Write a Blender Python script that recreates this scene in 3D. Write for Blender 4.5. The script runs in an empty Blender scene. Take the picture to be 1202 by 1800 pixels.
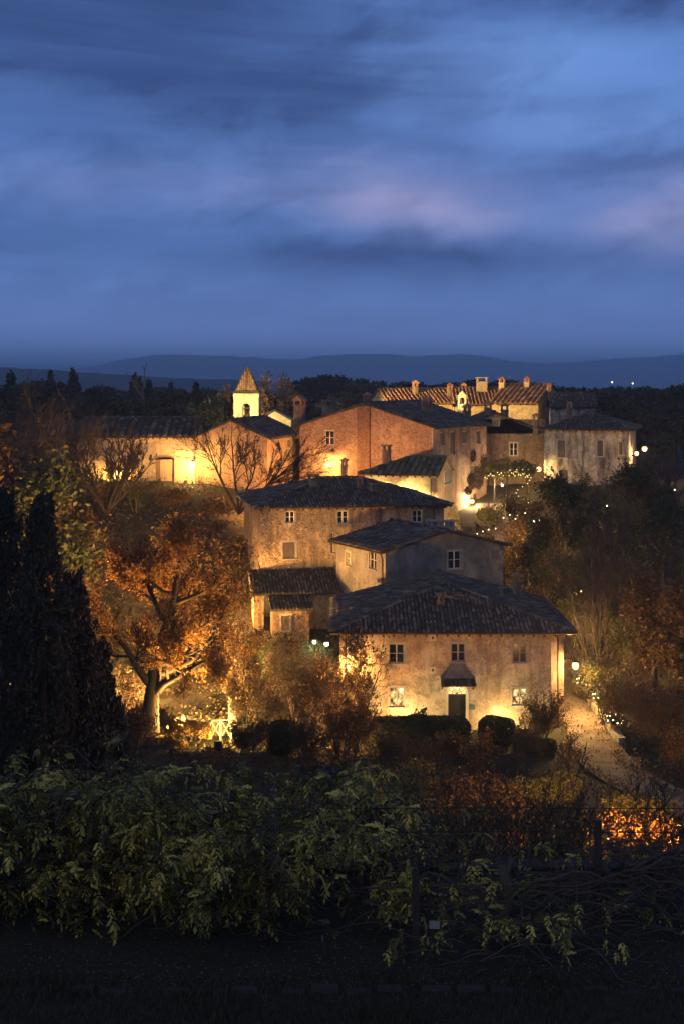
import bpy, math, random
import numpy as np
from mathutils import Vector, Matrix

random.seed(7)
RNG = np.random.default_rng(7)
R = math.radians
F, CX, HY, CZ = 2500.0, 601.0, 670.0, 30.0      # focal length / principal column / horizon row of the photograph, eye height
SC = bpy.context.scene
COL = SC.collection

# ------------------------------------------------------------------ camera
cam_data = bpy.data.cameras.new("camera")
cam = bpy.data.objects.new("camera", cam_data)
COL.objects.link(cam)
cam.location = (0, 0, CZ)
cam.rotation_euler = (R(90), 0, 0)
cam_data.sensor_fit = 'VERTICAL'
cam_data.sensor_height = 36.0
cam_data.sensor_width = 24.04
cam_data.lens = 50.0
cam_data.shift_y = -(900 - HY) / 1800.0
cam_data.clip_start = 0.1
cam_data.clip_end = 60000
SC.camera = cam
SC.view_settings.view_transform = 'Standard'
SC.view_settings.look = 'None'
SC.view_settings.exposure = 0.7
SC.view_settings.gamma = 1.0
SC.view_settings.use_curve_mapping = False
SC.cycles.max_bounces = 5
SC.cycles.diffuse_bounces = 3
SC.cycles.volume_bounces = 1
SC.cycles.sample_clamp_indirect = 3.0
SC.cycles.use_light_tree = True
HAZE = 3.3e-4          # density of the evening haze
LAMP = 8.0             # common factor for the lamps


# ------------------------------------------------------------------ node helper
class NT:
    def __init__(self, tree):
        self.t = tree
        tree.nodes.clear()

    def n(self, typ, **kw):
        nd = self.t.nodes.new(typ)
        for k, v in kw.items():
            setattr(nd, k, v)
        return nd

    def put(self, sock, val):
        if isinstance(val, bpy.types.NodeSocket):
            self.t.links.new(val, sock)
        elif val is not None:
            if sock.type == 'RGBA' and not isinstance(val, (int, float)) and len(val) == 3:
                val = (*val, 1)
            sock.default_value = val

    def math(self, op, a, b=None, c=None, clamp=False):
        nd = self.n('ShaderNodeMath', operation=op, use_clamp=clamp)
        self.put(nd.inputs[0], a)
        self.put(nd.inputs[1], b)
        self.put(nd.inputs[2], c)
        return nd.outputs[0]

    def mix(self, fac, a, b, blend='MIX'):
        nd = self.n('ShaderNodeMix', data_type='RGBA', blend_type=blend)
        self.put(nd.inputs[0], fac)
        self.put(nd.inputs[6], a)
        self.put(nd.inputs[7], b)
        return nd.outputs[2]

    def noise(self, vec, scale, detail=4, rough=0.55, dist=0.0):
        nd = self.n('ShaderNodeTexNoise')
        self.put(nd.inputs['Vector'], vec)
        nd.inputs['Scale'].default_value = scale
        nd.inputs['Detail'].default_value = detail
        nd.inputs['Roughness'].default_value = rough
        nd.inputs['Distortion'].default_value = dist
        return nd.outputs[0]

    def ramp(self, fac, stops):
        nd = self.n('ShaderNodeValToRGB')
        self.put(nd.inputs[0], fac)
        els = nd.color_ramp.elements
        while len(els) < len(stops):
            els.new(0.5)
        for e, (p, c) in zip(els, stops):
            e.position = p
            e.color = (c, c, c, 1) if isinstance(c, (int, float)) else (*c, 1)
        return nd.outputs[0]

    def scaled(self, vec, s):
        nd = self.n('ShaderNodeVectorMath', operation='MULTIPLY')
        self.put(nd.inputs[0], vec)
        nd.inputs[1].default_value = s
        return nd.outputs[0]


# ------------------------------------------------------------------ sky and dusk light
SUN_EL, SUN_AZ = R(2.0), R(200)        # last glow of the set sun, behind and left of the camera
world = bpy.data.worlds.new("World")
SC.world = world
world.use_nodes = True
g = NT(world.node_tree)
sky = g.n('ShaderNodeTexSky', sky_type='NISHITA')
sky.sun_disc = False
sky.sun_elevation = SUN_EL
sky.sun_rotation = SUN_AZ
sky.ozone_density = 6.0
sky.dust_density = 0.6
sky.air_density = 1.0
tc = g.n('ShaderNodeTexCoord')
sep = g.n('ShaderNodeSeparateXYZ')
g.put(sep.inputs[0], tc.outputs['Generated'])
U = g.math('MULTIPLY', g.math('ARCTAN2', sep.outputs[0], sep.outputs[1]), F)      # azimuth, 1/2500 rad
V = g.math('MULTIPLY', g.math('ARCSINE', sep.outputs[2]), F)                      # elevation, 1/2500 rad
comb = g.n('ShaderNodeCombineXYZ')
g.put(comb.inputs[0], g.math('MULTIPLY', U, 1 / 620))
g.put(comb.inputs[1], g.math('MULTIPLY', V, 1 / 190))
p2 = comb.outputs[0]
comb3 = g.n('ShaderNodeCombineXYZ')
g.put(comb3.inputs[0], g.math('ADD', g.math('MULTIPLY', U, 1 / 420), g.math('MULTIPLY', V, -1 / 1400)))
g.put(comb3.inputs[1], g.math('ADD', g.math('MULTIPLY', V, 1 / 200), g.math('MULTIPLY', U, -1 / 2400)))
comb3.inputs[2].default_value = 3.7
p3 = comb3.outputs[0]
wa = g.noise(p2, 1.6, 5, 0.55)
wb = g.noise(p3, 2.1, 5, 0.55)
Uw = g.math('ADD', U, g.math('MULTIPLY', g.math('SUBTRACT', wa, 0.5), 260))
Vw = g.math('ADD', V, g.math('MULTIPLY', g.math('SUBTRACT', wb, 0.5), 90))


def blob(px, py, a, b, tilt=0.0):
    du = g.math('SUBTRACT', Uw, px - CX)
    dv = g.math('SUBTRACT', Vw, HY - py)
    if tilt:
        dv = g.math('SUBTRACT', dv, g.math('MULTIPLY', du, tilt))
    q = g.math('ADD', g.math('POWER', g.math('DIVIDE', du, a), 2), g.math('POWER', g.math('DIVIDE', dv, b), 2))
    return g.math('EXPONENT', g.math('MULTIPLY', q, -1))


def total(bs):
    s = bs[0]
    for b in bs[1:]:
        s = g.math('ADD', s, b)
    return s


SKY_TINT = (0.62, 0.86, 1.30)
base = g.mix(1.0, sky.outputs[0], SKY_TINT, 'MULTIPLY')
base = g.mix(0.85, base, (0.76, 1.52, 3.8))        # thin dusk cloud deck over the clear sky
cl = g.noise(p3, 1.5, 8, 0.58, 0.35)          # cloud field that goes on all round the sky
cl2 = g.noise(p2, 2.3, 7, 0.6, 0.25)
comb4 = g.n('ShaderNodeCombineXYZ')
g.put(comb4.inputs[0], g.math('MULTIPLY', U, 1 / 800))
g.put(comb4.inputs[1], g.math('ADD', g.math('MULTIPLY', V, 1 / 75), g.math('MULTIPLY', U, 1 / 1500)))
comb4.inputs[2].default_value = 1.3
st = g.noise(comb4.outputs[0], 1.0, 8, 0.62, 0.3)     # fine level streaks that break up the cloud banks
st_k = g.ramp(st, [(0.30, 0.72), (0.70, 1.2)])
dark_m = g.math('ADD', g.math('MULTIPLY', g.ramp(cl, [(0.46, 0.0), (0.60, 1.0)]), 0.30),
                total([g.math('MULTIPLY', blob(*b[:-1]), b[-1]) for b in [
                    (60, 20, 600, 190, -0.15, 1.3), (640, 80, 300, 60, 0.35, 0.3), (1130, 0, 260, 70, -0.1, 0.8),
                    (1130, 296, 300, 30, 0.05, 0.6), (420, 230, 240, 60, 0.2, 0.25), (660, 462, 620, 40, 0.0, 0.62),
                    (1000, 190, 160, 22, -0.05, 0.25), (800, 560, 500, 24, 0.0, 0.35), (150, 400, 260, 30, 0.0, 0.2)]]), clamp=True)
dark_m = g.math('MULTIPLY', dark_m, st_k, clamp=True)
lite_m = g.math('ADD', g.math('MULTIPLY', g.ramp(cl2, [(0.45, 0.0), (0.75, 1.0)]), 0.35),
                total([g.math('MULTIPLY', blob(*b[:-1]), b[-1]) for b in [
                    (880, 140, 330, 80, -0.05, 0.95), (560, 190, 330, 60, 0.1, 0.35), (1000, 240, 300, 40, 0.0, 0.4), (420, 300, 400, 30, 0.0, 0.25),
                    (80, 480, 300, 40, -0.06, 0.3), (600, 590, 1200, 40, 0.0, 0.25)]]), clamp=True)
pink_m = total([g.math('MULTIPLY', blob(*b[:-1]), b[-1]) for b in [
    (720, 365, 150, 52, -0.12, 1.0), (1180, 385, 120, 60, 0.2, 0.9), (290, 325, 330, 40, 0.0, 0.24), (900, 340, 500, 90, 0.0, 0.14)]])
pink_m = g.math('MULTIPLY', pink_m, g.ramp(cl2, [(0.3, 0.6), (0.6, 1.0)]), clamp=True)
c = g.mix(g.math('MULTIPLY', lite_m, 0.8), base, (1.28, 2.4, 5.3))
c = g.mix(g.math('MULTIPLY', pink_m, 0.9), c, (2.75, 2.65, 4.4))
c = g.mix(g.math('MULTIPLY', dark_m, 0.88), c, (0.16, 0.33, 1.06))
low = g.math('EXPONENT', g.math('MULTIPLY', g.math('POWER', g.math('DIVIDE', V, 130), 2), -1))
c = g.mix(g.math('MULTIPLY', low, 0.75), c, (2.2, 3.3, 7.4))       # paler band of air along the whole horizon
high = g.n('ShaderNodeMapRange', interpolation_type='SMOOTHSTEP')      # the deck thickens and darkens upwards
g.put(high.inputs[0], V)
high.inputs[1].default_value = 420
high.inputs[2].default_value = 2100
c = g.mix(g.math('MULTIPLY', high.outputs[0], 0.85), c, (0.30, 0.42, 0.78))
bg = g.n('ShaderNodeBackground')
g.put(bg.inputs[0], c)
bg.inputs[1].default_value = 0.108
out = g.n('ShaderNodeOutputWorld')
g.put(out.inputs[0], bg.outputs[0])

sun_d = bpy.data.lights.new("dusk_glow", 'SUN')
sun_d.energy = 0.21
sun_d.angle = R(40)
sun_d.color = (1.0, 0.80, 0.52)
sun = bpy.data.objects.new("dusk_glow", sun_d)
COL.objects.link(sun)
_el = R(24)
_dir = Vector((math.sin(SUN_AZ) * math.cos(_el), math.cos(SUN_AZ) * math.cos(_el), math.sin(_el)))
sun.rotation_euler = _dir.to_track_quat('Z', 'Y').to_euler()


# ------------------------------------------------------------------ basic geometry helpers
def T(px):
    return (px - CX) / F


def W(px, py, Y):
    return Vector((T(px) * Y, Y, CZ - (py - HY) / F * Y))


def ZP(py, Y):
    return CZ - (py - HY) / F * Y


def tag(o, label=None, cat=None, group=None, kind=None):
    if label: o['label'] = label
    if cat: o['category'] = cat
    if group: o['group'] = group
    if kind: o['kind'] = kind
    return o


def empty(name, loc, rz=0.0, label=None, cat=None, group=None):
    o = bpy.data.objects.new(name, None)
    COL.objects.link(o)
    o.location = loc
    o.rotation_euler = (0, 0, rz)
    return tag(o, label, cat, group)


def link(name, me, parent=None, loc=None, rot=None, kind=None):
    o = bpy.data.objects.new(name, me)
    COL.objects.link(o)
    if parent is not None:
        o.parent = parent
    if loc is not None:
        o.location = loc
    if rot is not None:
        o.rotation_euler = rot
    if kind:
        o['kind'] = kind
    return o


def mesh_np(name, V, Q, mats, tone=None, smooth=False, mat_idx=None):
    """vertex array (n,3) + quad array (m,4) -> mesh"""
    me = bpy.data.meshes.new(name)
    V = np.asarray(V, dtype=np.float32)
    Q = np.asarray(Q, dtype=np.int32)
    k = Q.shape[1]
    me.vertices.add(len(V))
    me.vertices.foreach_set('co', V.ravel())
    me.loops.add(Q.size)
    me.loops.foreach_set('vertex_index', Q.ravel())
    me.polygons.add(len(Q))
    me.polygons.foreach_set('loop_start', np.arange(0, Q.size, k, dtype=np.int32))
    if smooth:
        me.polygons.foreach_set('use_smooth', np.ones(len(Q), dtype=bool))
    if mat_idx is not None:
        me.polygons.foreach_set('material_index', np.asarray(mat_idx, dtype=np.int32))
    if tone is not None:
        a = me.attributes.new('tone', 'FLOAT', 'FACE')
        a.data.foreach_set('value', np.asarray(tone, dtype=np.float32))
    me.update(calc_edges=True)
    for m in (mats if isinstance(mats, (list, tuple)) else [mats]):
        me.materials.append(m)
    return me


class MB:
    def __init__(self):
        self.v, self.f = [], []

    def poly(self, pts):
        b = len(self.v)
        self.v += [tuple(p) for p in pts]
        self.f.append(tuple(range(b, b + len(pts))))
        return self

    def box(self, x0, x1, y0, y1, z0, z1):
        b = len(self.v)
        self.v += [(x0, y0, z0), (x1, y0, z0), (x1, y1, z0), (x0, y1, z0), (x0, y0, z1), (x1, y0, z1), (x1, y1, z1), (x0, y1, z1)]
        for q in ((0, 3, 2, 1), (4, 5, 6, 7), (0, 1, 5, 4), (1, 2, 6, 5), (2, 3, 7, 6), (3, 0, 4, 7)):
            self.f.append(tuple(b + i for i in q))
        return self

    def frustum(self, cx, cy, z0, z1, a0, b0, a1, b1):
        b = len(self.v)
        for z, a, d in ((z0, a0, b0), (z1, a1, b1)):
            self.v += [(cx - a, cy - d, z), (cx + a, cy - d, z), (cx + a, cy + d, z), (cx - a, cy + d, z)]
        for q in ((0, 3, 2, 1), (4, 5, 6, 7), (0, 1, 5, 4), (1, 2, 6, 5), (2, 3, 7, 6), (3, 0, 4, 7)):
            self.f.append(tuple(b + i for i in q))
        return self

    def tube(self, pts, rad, n=6, cap=True):
        pts = [Vector(p) for p in pts]
        if not hasattr(rad, '__len__'):
            rad = [rad] * len(pts)
        rings = []
        for i, p in enumerate(pts):
            t = (pts[min(i + 1, len(pts) - 1)] - pts[max(i - 1, 0)]).normalized()
            ref = Vector((0, 0, 1)) if abs(t.z) < 0.9 else Vector((1, 0, 0))
            a = t.cross(ref).normalized()
            bb = t.cross(a)
            base_i = len(self.v)
            for k in range(n):
                w = 2 * math.pi * k / n
                q = p + (a * math.cos(w) + bb * math.sin(w)) * rad[i]
                self.v.append(tuple(q))
            rings.append(base_i)
        for r0, r1 in zip(rings, rings[1:]):
            for k in range(n):
                k2 = (k + 1) % n
                self.f.append((r0 + k, r0 + k2, r1 + k2, r1 + k))
        if cap:
            self.f.append(tuple(rings[0] + k for k in range(n))[::-1])
            self.f.append(tuple(rings[-1] + k for k in range(n)))
        return self

    def lathe(self, prof, n=12, c=(0, 0, 0)):
        b = len(self.v)
        for r, z in prof:
            for k in range(n):
                w = 2 * math.pi * k / n
                self.v.append((c[0] + r * math.cos(w), c[1] + r * math.sin(w), c[2] + z))
        for i in range(len(prof) - 1):
            for k in range(n):
                k2 = (k + 1) % n
                self.f.append((b + i * n + k, b + i * n + k2, b + (i + 1) * n + k2, b + (i + 1) * n + k))
        self.f.append(tuple(b + k for k in range(n))[::-1])
        self.f.append(tuple(b + (len(prof) - 1) * n + k for k in range(n)))
        return self

    def sphere(self, c, r, n=10, m=6, sz=1.0):
        prof = []
        for i in range(m + 1):
            w = -math.pi / 2 + math.pi * i / m
            prof.append((max(r * math.cos(w), r * 0.02), r * sz * math.sin(w)))
        return self.lathe(prof, n, c)

    def mesh(self, name, mat, smooth=False):
        me = bpy.data.meshes.new(name)
        me.from_pydata(self.v, [], self.f)
        if smooth:
            me.polygons.foreach_set('use_smooth', [True] * len(me.polygons))
        for m in (mat if isinstance(mat, (list, tuple)) else [mat]):
            me.materials.append(m)
        me.update()
        return me

    def build(self, name, mat, parent=None, smooth=False, loc=None, rot=None, kind=None):
        return link(name, self.mesh(name, mat, smooth), parent, loc, rot, kind)


# ------------------------------------------------------------------ materials
MATS = {}


def new_mat(name):
    m = bpy.data.materials.new(name)
    m.use_nodes = True
    return m, NT(m.node_tree)


def finish(gn, shader, bump=None):
    o = gn.n('ShaderNodeOutputMaterial')
    gn.put(o.inputs[0], shader)


def principled(gn, col, rough=0.8, bump=None, bump_dist=0.02, strength=0.6, metal=0.0, spec=0.3):
    p = gn.n('ShaderNodeBsdfPrincipled')
    gn.put(p.inputs['Base Color'], col)
    gn.put(p.inputs['Roughness'], rough)
    p.inputs['Metallic'].default_value = metal
    p.inputs['Specular IOR Level'].default_value = spec
    if bump is not None:
        b = gn.n('ShaderNodeBump')
        b.inputs['Strength'].default_value = strength
        b.inputs['Distance'].default_value = bump_dist
        gn.put(b.inputs['Height'], bump)
        gn.put(p.inputs['Normal'], b.outputs[0])
    return p.outputs[0]


def simple(name, col, rough=0.7, metal=0.0, var=0.25, scale=6.0, spec=0.3, bump=0.005):
    if name in MATS: return MATS[name]
    m, gn = new_mat(name)
    t = gn.n('ShaderNodeTexCoord').outputs['Object']
    nz = gn.noise(t, scale, 5)
    cc = gn.mix(nz, tuple(x * (1 - var) for x in col), tuple(min(1, x * (1 + var)) for x in col))
    finish(gn, principled(gn, cc, rough, nz, bump, 0.5, metal, spec))
    MATS[name] = m
    return m


def plaster(name, c1, c2, stain, stone=(0.16, 0.12, 0.085), patch=0.62, stainy=0.6, seed=0.0, stone_scale=3.2, k=1.0):
    """old lime plaster: two tones, rain streaks, patches where the rubble stone shows"""
    if name in MATS: return MATS[name]
    m, gn = new_mat(name)
    to = gn.n('ShaderNodeTexCoord').outputs['Object']
    ad = gn.n('ShaderNodeVectorMath', operation='ADD')
    gn.put(ad.inputs[0], to)
    ad.inputs[1].default_value = (seed, seed * 1.7, seed * 0.6)
    t = ad.outputs[0]
    big = gn.noise(t, 0.45 * k, 8, 0.62, 0.4)
    mid = gn.noise(t, 1.7 * k, 8, 0.65, 0.5)
    fine = gn.noise(t, 9.0, 6, 0.7)
    streak = gn.noise(gn.scaled(t, (1.6 * k, 1.6 * k, 0.22 * k)), 1.0, 7, 0.62)
    col = gn.mix(gn.ramp(big, [(0.42, 0), (0.58, 1)]), c1, c2)
    col = gn.mix(gn.math('MULTIPLY', gn.ramp(mid, [(0.46, 0), (0.62, 1)]), 0.75), col, tuple(0.50 * a + 0.28 * b for a, b in zip(c2, stain)))
    col = gn.mix(gn.math('MULTIPLY', gn.ramp(streak, [(0.47, 0), (0.63, 1)]), stainy), col, stain)
    vor = gn.n('ShaderNodeTexVoronoi', feature='DISTANCE_TO_EDGE')
    gn.put(vor.inputs['Vector'], gn.scaled(t, (1, 1, 1.6)))
    vor.inputs['Scale'].default_value = stone_scale
    vor.inputs['Randomness'].default_value = 0.9
    vc = gn.n('ShaderNodeTexVoronoi')
    gn.put(vc.inputs['Vector'], gn.scaled(t, (1, 1, 1.6)))
    vc.inputs['Scale'].default_value = stone_scale
    vc.inputs['Randomness'].default_value = 0.9
    joint = gn.ramp(vor.outputs['Distance'], [(0.02, 0), (0.09, 1)])
    bwc = gn.n('ShaderNodeRGBToBW')
    gn.put(bwc.inputs[0], vc.outputs['Color'])
    scol = gn.mix(bwc.outputs[0], tuple(x * 0.65 for x in stone), tuple(x * 1.55 for x in stone))
    scol = gn.mix(joint, tuple(x * 1.15 for x in c1), scol)
    pm = gn.ramp(gn.math('ADD', gn.math('MULTIPLY', big, 0.55), gn.math('MULTIPLY', mid, 0.45)), [(patch - 0.03, 0), (patch + 0.035, 1)])
    col = gn.mix(pm, col, scol)
    fl = gn.ramp(fine, [(0.3, 0.62), (0.7, 1.22)])
    col = gn.mix(1.0, col, fl, 'MULTIPLY')
    spots = gn.ramp(gn.noise(t, 4.2, 3, 0.5), [(0.66, 0), (0.72, 1)])
    col = gn.mix(gn.math('MULTIPLY', spots, 0.55), col, tuple(x * 0.4 for x in stain))
    h = gn.math('ADD', gn.math('MULTIPLY', fine, 0.35), gn.math('MULTIPLY', gn.math('MULTIPLY', joint, pm), 1.0))
    h = gn.math('ADD', h, gn.math('MULTIPLY', mid, 1.3))
    h = gn.math('SUBTRACT', h, gn.math('MULTIPLY', pm, 0.5))
    finish(gn, principled(gn, col, 0.92, h, 0.05, 0.8, spec=0.15))
    MATS[name] = m
    return m


def tile_mat(name, lo, mid, hi):
    if name in MATS: return MATS[name]
    m, gn = new_mat(name)
    at = gn.n('ShaderNodeAttribute', attribute_name='tone')
    t = gn.n('ShaderNodeTexCoord').outputs['Object']
    nz = gn.noise(t, 1.1, 6, 0.65)
    sp = gn.noise(t, 14, 4, 0.6)
    f = gn.math('ADD', gn.math('MULTIPLY', at.outputs['Fac'], 0.62), gn.math('MULTIPLY', nz, 0.45))
    col = gn.ramp(f, [(0.12, lo), (0.5, mid), (0.86, hi)])
    lich = gn.ramp(sp, [(0.60, 0), (0.72, 1)])
    col = gn.mix(gn.math('MULTIPLY', lich, 0.35), col, (0.34, 0.33, 0.28))
    finish(gn, principled(gn, col, 0.9, sp, 0.01, 0.5, spec=0.2))
    MATS[name] = m
    return m


def leaf_mat(name, cols, trans=0.35, rough=0.55):
    if name in MATS: return MATS[name]
    m, gn = new_mat(name)
    at = gn.n('ShaderNodeAttribute', attribute_name='tone')
    n = len(cols)
    col = gn.ramp(at.outputs['Fac'], [(i / max(1, n - 1), cc) for i, cc in enumerate(cols)])
    p = principled(gn, col, rough, spec=0.25)
    tr = gn.n('ShaderNodeBsdfTranslucent')
    gn.put(tr.inputs[0], gn.mix(1.0, col, (1.25, 1.05, 0.7), 'MULTIPLY'))
    mx = gn.n('ShaderNodeMixShader')
    mx.inputs[0].default_value = trans
    gn.put(mx.inputs[1], p)
    gn.put(mx.inputs[2], tr.outputs[0])
    finish(gn, mx.outputs[0])
    MATS[name] = m
    return m


def bark_mat(name, col):
    if name in MATS: return MATS[name]
    m, gn = new_mat(name)
    t = gn.n('ShaderNodeTexCoord').outputs['Object']
    nz = gn.noise(gn.scaled(t, (6, 6, 1.2)), 2.0, 6, 0.65)
    cc = gn.mix(nz, tuple(x * 0.5 for x in col), tuple(x * 1.5 for x in col))
    finish(gn, principled(gn, cc, 0.95, nz, 0.03, 0.8, spec=0.1))
    MATS[name] = m
    return m


def glow(name, col, strength):
    """glass of a lit lamp"""
    if name in MATS: return MATS[name]
    m, gn = new_mat(name)
    e = gn.n('ShaderNodeEmission')
    e.inputs[0].default_value = (*col, 1)
    e.inputs[1].default_value = strength
    finish(gn, e.outputs[0])
    MATS[name] = m
    return m


M_TILE = tile_mat('roof_tile_old', (0.026, 0.024, 0.023), (0.066, 0.057, 0.050), (0.20, 0.175, 0.15))
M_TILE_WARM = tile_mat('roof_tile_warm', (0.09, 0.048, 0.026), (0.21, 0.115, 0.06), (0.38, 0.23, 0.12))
M_WOOD = simple('dark_wood', (0.05, 0.032, 0.022), 0.75, scale=9)
M_WOODP = simple('pale_wood', (0.55, 0.46, 0.34), 0.7, scale=9)
M_IRON = simple('iron', (0.03, 0.028, 0.026), 0.55, 0.6)
M_COPPER = simple('old_copper', (0.10, 0.062, 0.042), 0.5, 0.5)
M_GLASS = simple('window_glass', (0.012, 0.014, 0.018), 0.08, spec=0.6, var=0.1, bump=0.0)
M_FRAME_W = simple('white_frame', (0.55, 0.52, 0.47), 0.6, scale=12)
M_FRAME_B = simple('grey_blue_frame', (0.20, 0.22, 0.23), 0.6, scale=12)
M_SHUT = simple('shutter_paint', (0.085, 0.07, 0.055), 0.65, scale=12)
M_STONE = simple('pale_stone', (0.30, 0.26, 0.21), 0.85, scale=5, bump=0.02)
M_SURR = simple('plaster_band', (0.29, 0.24, 0.185), 0.9, var=0.4, scale=3, bump=0.01)
M_TERRA = simple('terracotta', (0.33, 0.16, 0.09), 0.8, scale=6)
M_CHIM = plaster('chimney_plaster', (0.27, 0.21, 0.15), (0.20, 0.15, 0.11), (0.07, 0.055, 0.045), patch=0.56, seed=3, stone=(0.2, 0.11, 0.07), stone_scale=6)
M_BRONZE = simple('bronze', (0.12, 0.085, 0.04), 0.45, 0.8)


# ------------------------------------------------------------------ terrain
CTRL = np.array([
    # x, y, z
    (-60, 24, 14.5), (-20, 24, 15), (0, 24, 15), (20, 24, 15), (60, 24, 14),
    (-50, 40, 12), (-15, 40, 12.2), (15, 40, 12.2), (50, 40, 11),
    (-40, 58, 10.3), (-12, 58, 10.2), (12, 58, 10.2), (40, 58, 9.2),
    (-30, 70, 9.8), (-10, 70, 9.7), (7, 72, 9.5), (15, 70, 9.6), (30, 72, 8.6),
    (-30, 82, 9.9), (-11, 82, 9.55), (0, 80, 9.5), (7, 82, 9.6), (13, 82, 9.62), (17, 82, 9.6), (20, 82, 8.9), (32, 84, 9.5),
    (-26, 92, 11), (-9, 92, 10.8), (0, 93, 10.6), (15, 92, 10.5), (17, 95, 10.9), (21, 94, 10.2), (34, 96, 12.0),
    (-26, 104, 13.5), (-12, 103, 12.6), (-3, 101, 12.4), (4, 104, 12.6), (17, 104, 12.4), (24, 104, 13.2), (38, 108, 15),
    (-28, 113, 18.2), (-14, 113, 17.4), (-6, 114, 16.8), (5, 114, 14.6), (15.5, 113, 14.3), (22, 114, 15.6), (38, 118, 17.5),
    (-40, 122, 20.2), (-24, 120, 20.7), (-14, 120, 20.7), (-5, 121, 19.6), (6, 121, 16.6), (13, 121, 16.4), (19, 124, 17.6),
    (12.5, 128, 17.4), (16, 130, 17.6), (20, 131, 19.4), (27, 131, 20.2), (40, 132, 20),
    (-24, 140, 20.8), (0, 140, 20), (15, 142, 19.8), (30, 142, 20.3), (50, 150, 19.5), (-50, 150, 19.5),
    (-60, 180, 18.5), (0, 172, 20), (60, 185, 18.5), (0, 240, 18.2), (-100, 240, 17.5), (100, 240, 17.8),
    (0, 330, 16), (-160, 330, 15), (160, 330, 15), (0, 520, 10), (-300, 520, 10), (300, 520, 10),
    (0, 900, 4), (-600, 900, 4), (600, 900, 4), (-300, 100, 12), (300, 100, 10), (-200, 0, 14), (200, 0, 14), (0, -80, 18),
    (0, 1600, 0), (-1500, 1500, 0), (1500, 1500, 0), (-1500, 0, 2), (1500, 0, 2), (0, -1500, 2), (-700, 500, 6), (700, 500, 6),
], dtype=float)


def _rbf_setup():
    P = CTRL[:, :2] * 0.01
    D = np.linalg.norm(P[:, None] - P[None], axis=2)
    n = len(P)
    A = np.zeros((n + 3, n + 3))
    A[:n, :n] = D + np.eye(n) * -0.0
    A[:n, n] = 1
    A[:n, n + 1:] = P
    A[n, :n] = 1
    A[n + 1:, :n] = P.T
    b = np.zeros(n + 3)
    b[:n] = CTRL[:, 2]
    return P, np.linalg.solve(A, b)


_RP, _RW = _rbf_setup()
TERRACE_Z, TERRACE_Y = 22.6, 21.5


def ground_arr(x, y):
    x = np.atleast_1d(np.asarray(x, float)); y = np.atleast_1d(np.asarray(y, float))
    q = np.stack([x, y], -1) * 0.01
    outz = np.empty(len(q))
    n = len(_RP)
    for i in range(0, len(q), 8000):
        D = np.linalg.norm(q[i:i + 8000, None] - _RP[None], axis=2)
        outz[i:i + 8000] = D @ _RW[:n] + _RW[n] + q[i:i + 8000] @ _RW[n + 1:]
    r = np.hypot(x, y)
    k = np.clip((r - 1200) / 1200, 0, 1)
    outz = outz * (1 - k) + 0.0 * k
    near = (y < TERRACE_Y) & (y > -60) & (np.abs(x) < 90)
    return np.where(near, TERRACE_Z, outz)


def ground(x, y):
    return float(ground_arr([x], [y])[0])


def axis(dense0, dense1, step, far, growth=1.22):
    a = list(np.arange(dense0, dense1 + 1e-6, step))
    s, v = step, dense1
    up = []
    while v < far:
        s *= growth; v += s; up.append(v)
    s, v, dn = step, dense0, []
    while v > -far:
        s *= growth; v -= s; dn.append(v)
    return np.array(dn[::-1] + a + up)


gx = axis(-60, 60, 1.6, 14000)
gy = axis(24, 180, 1.6, 14000)
gy = np.unique(np.concatenate([gy[gy < 15], [15, 17, 19, 20, 21, 21.45, 21.7, 22.2, 23], gy[gy >= 24]]))
GX, GY = np.meshgrid(gx, gy)
gz = ground_arr(GX.ravel(), GY.ravel())
nx, ny = len(gx), len(gy)
jit = RNG.normal(0, 0.06, len(gz)) * ((GY.ravel() > 24) & (GY.ravel() < 200))
gv = np.stack([GX.ravel(), GY.ravel(), gz + jit], -1)
ii = (np.arange(ny - 1)[:, None] * nx + np.arange(nx - 1)[None]).ravel()
gq = np.stack([ii, ii + 1, ii + nx + 1, ii + nx], -1)
m, gn = new_mat('earth')
t = gn.n('ShaderNodeTexCoord').outputs['Object']
a = gn.noise(t, 0.6, 8, 0.65)
b = gn.noise(t, 7, 6, 0.7)
cc = gn.mix(gn.ramp(a, [(0.35, 0), (0.65, 1)]), (0.028, 0.025, 0.017), (0.048, 0.044, 0.026))
cc = gn.mix(gn.math('MULTIPLY', b, 0.5), cc, (0.075, 0.066, 0.052))
finish(gn, principled(gn, cc, 0.95, b, 0.08, 0.9, spec=0.1))
M_EARTH = m
link('ground', mesh_np('ground', gv, gq, M_EARTH, smooth=True), kind='structure')

# lane beside the front house, climbing into the village
m, gn = new_mat('lane_gravel')
t = gn.n('ShaderNodeTexCoord').outputs['Object']
a = gn.noise(t, 0.8, 8, 0.65)
b = gn.noise(t, 18, 5, 0.7)
vo = gn.n('ShaderNodeTexVoronoi')
gn.put(vo.inputs['Vector'], t)
vo.inputs['Scale'].default_value = 9
cc = gn.mix(gn.ramp(a, [(0.4, 0), (0.6, 1)]), (0.10, 0.078, 0.058), (0.20, 0.16, 0.125))
cc = gn.mix(gn.math('MULTIPLY', b, 0.5), cc, (0.11, 0.09, 0.065))
finish(gn, principled(gn, cc, 0.9, gn.math('ADD', b, gn.math('MULTIPLY', vo.outputs['Distance'], 0.8)), 0.04, 0.8, spec=0.15))
M_LANE = m


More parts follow.
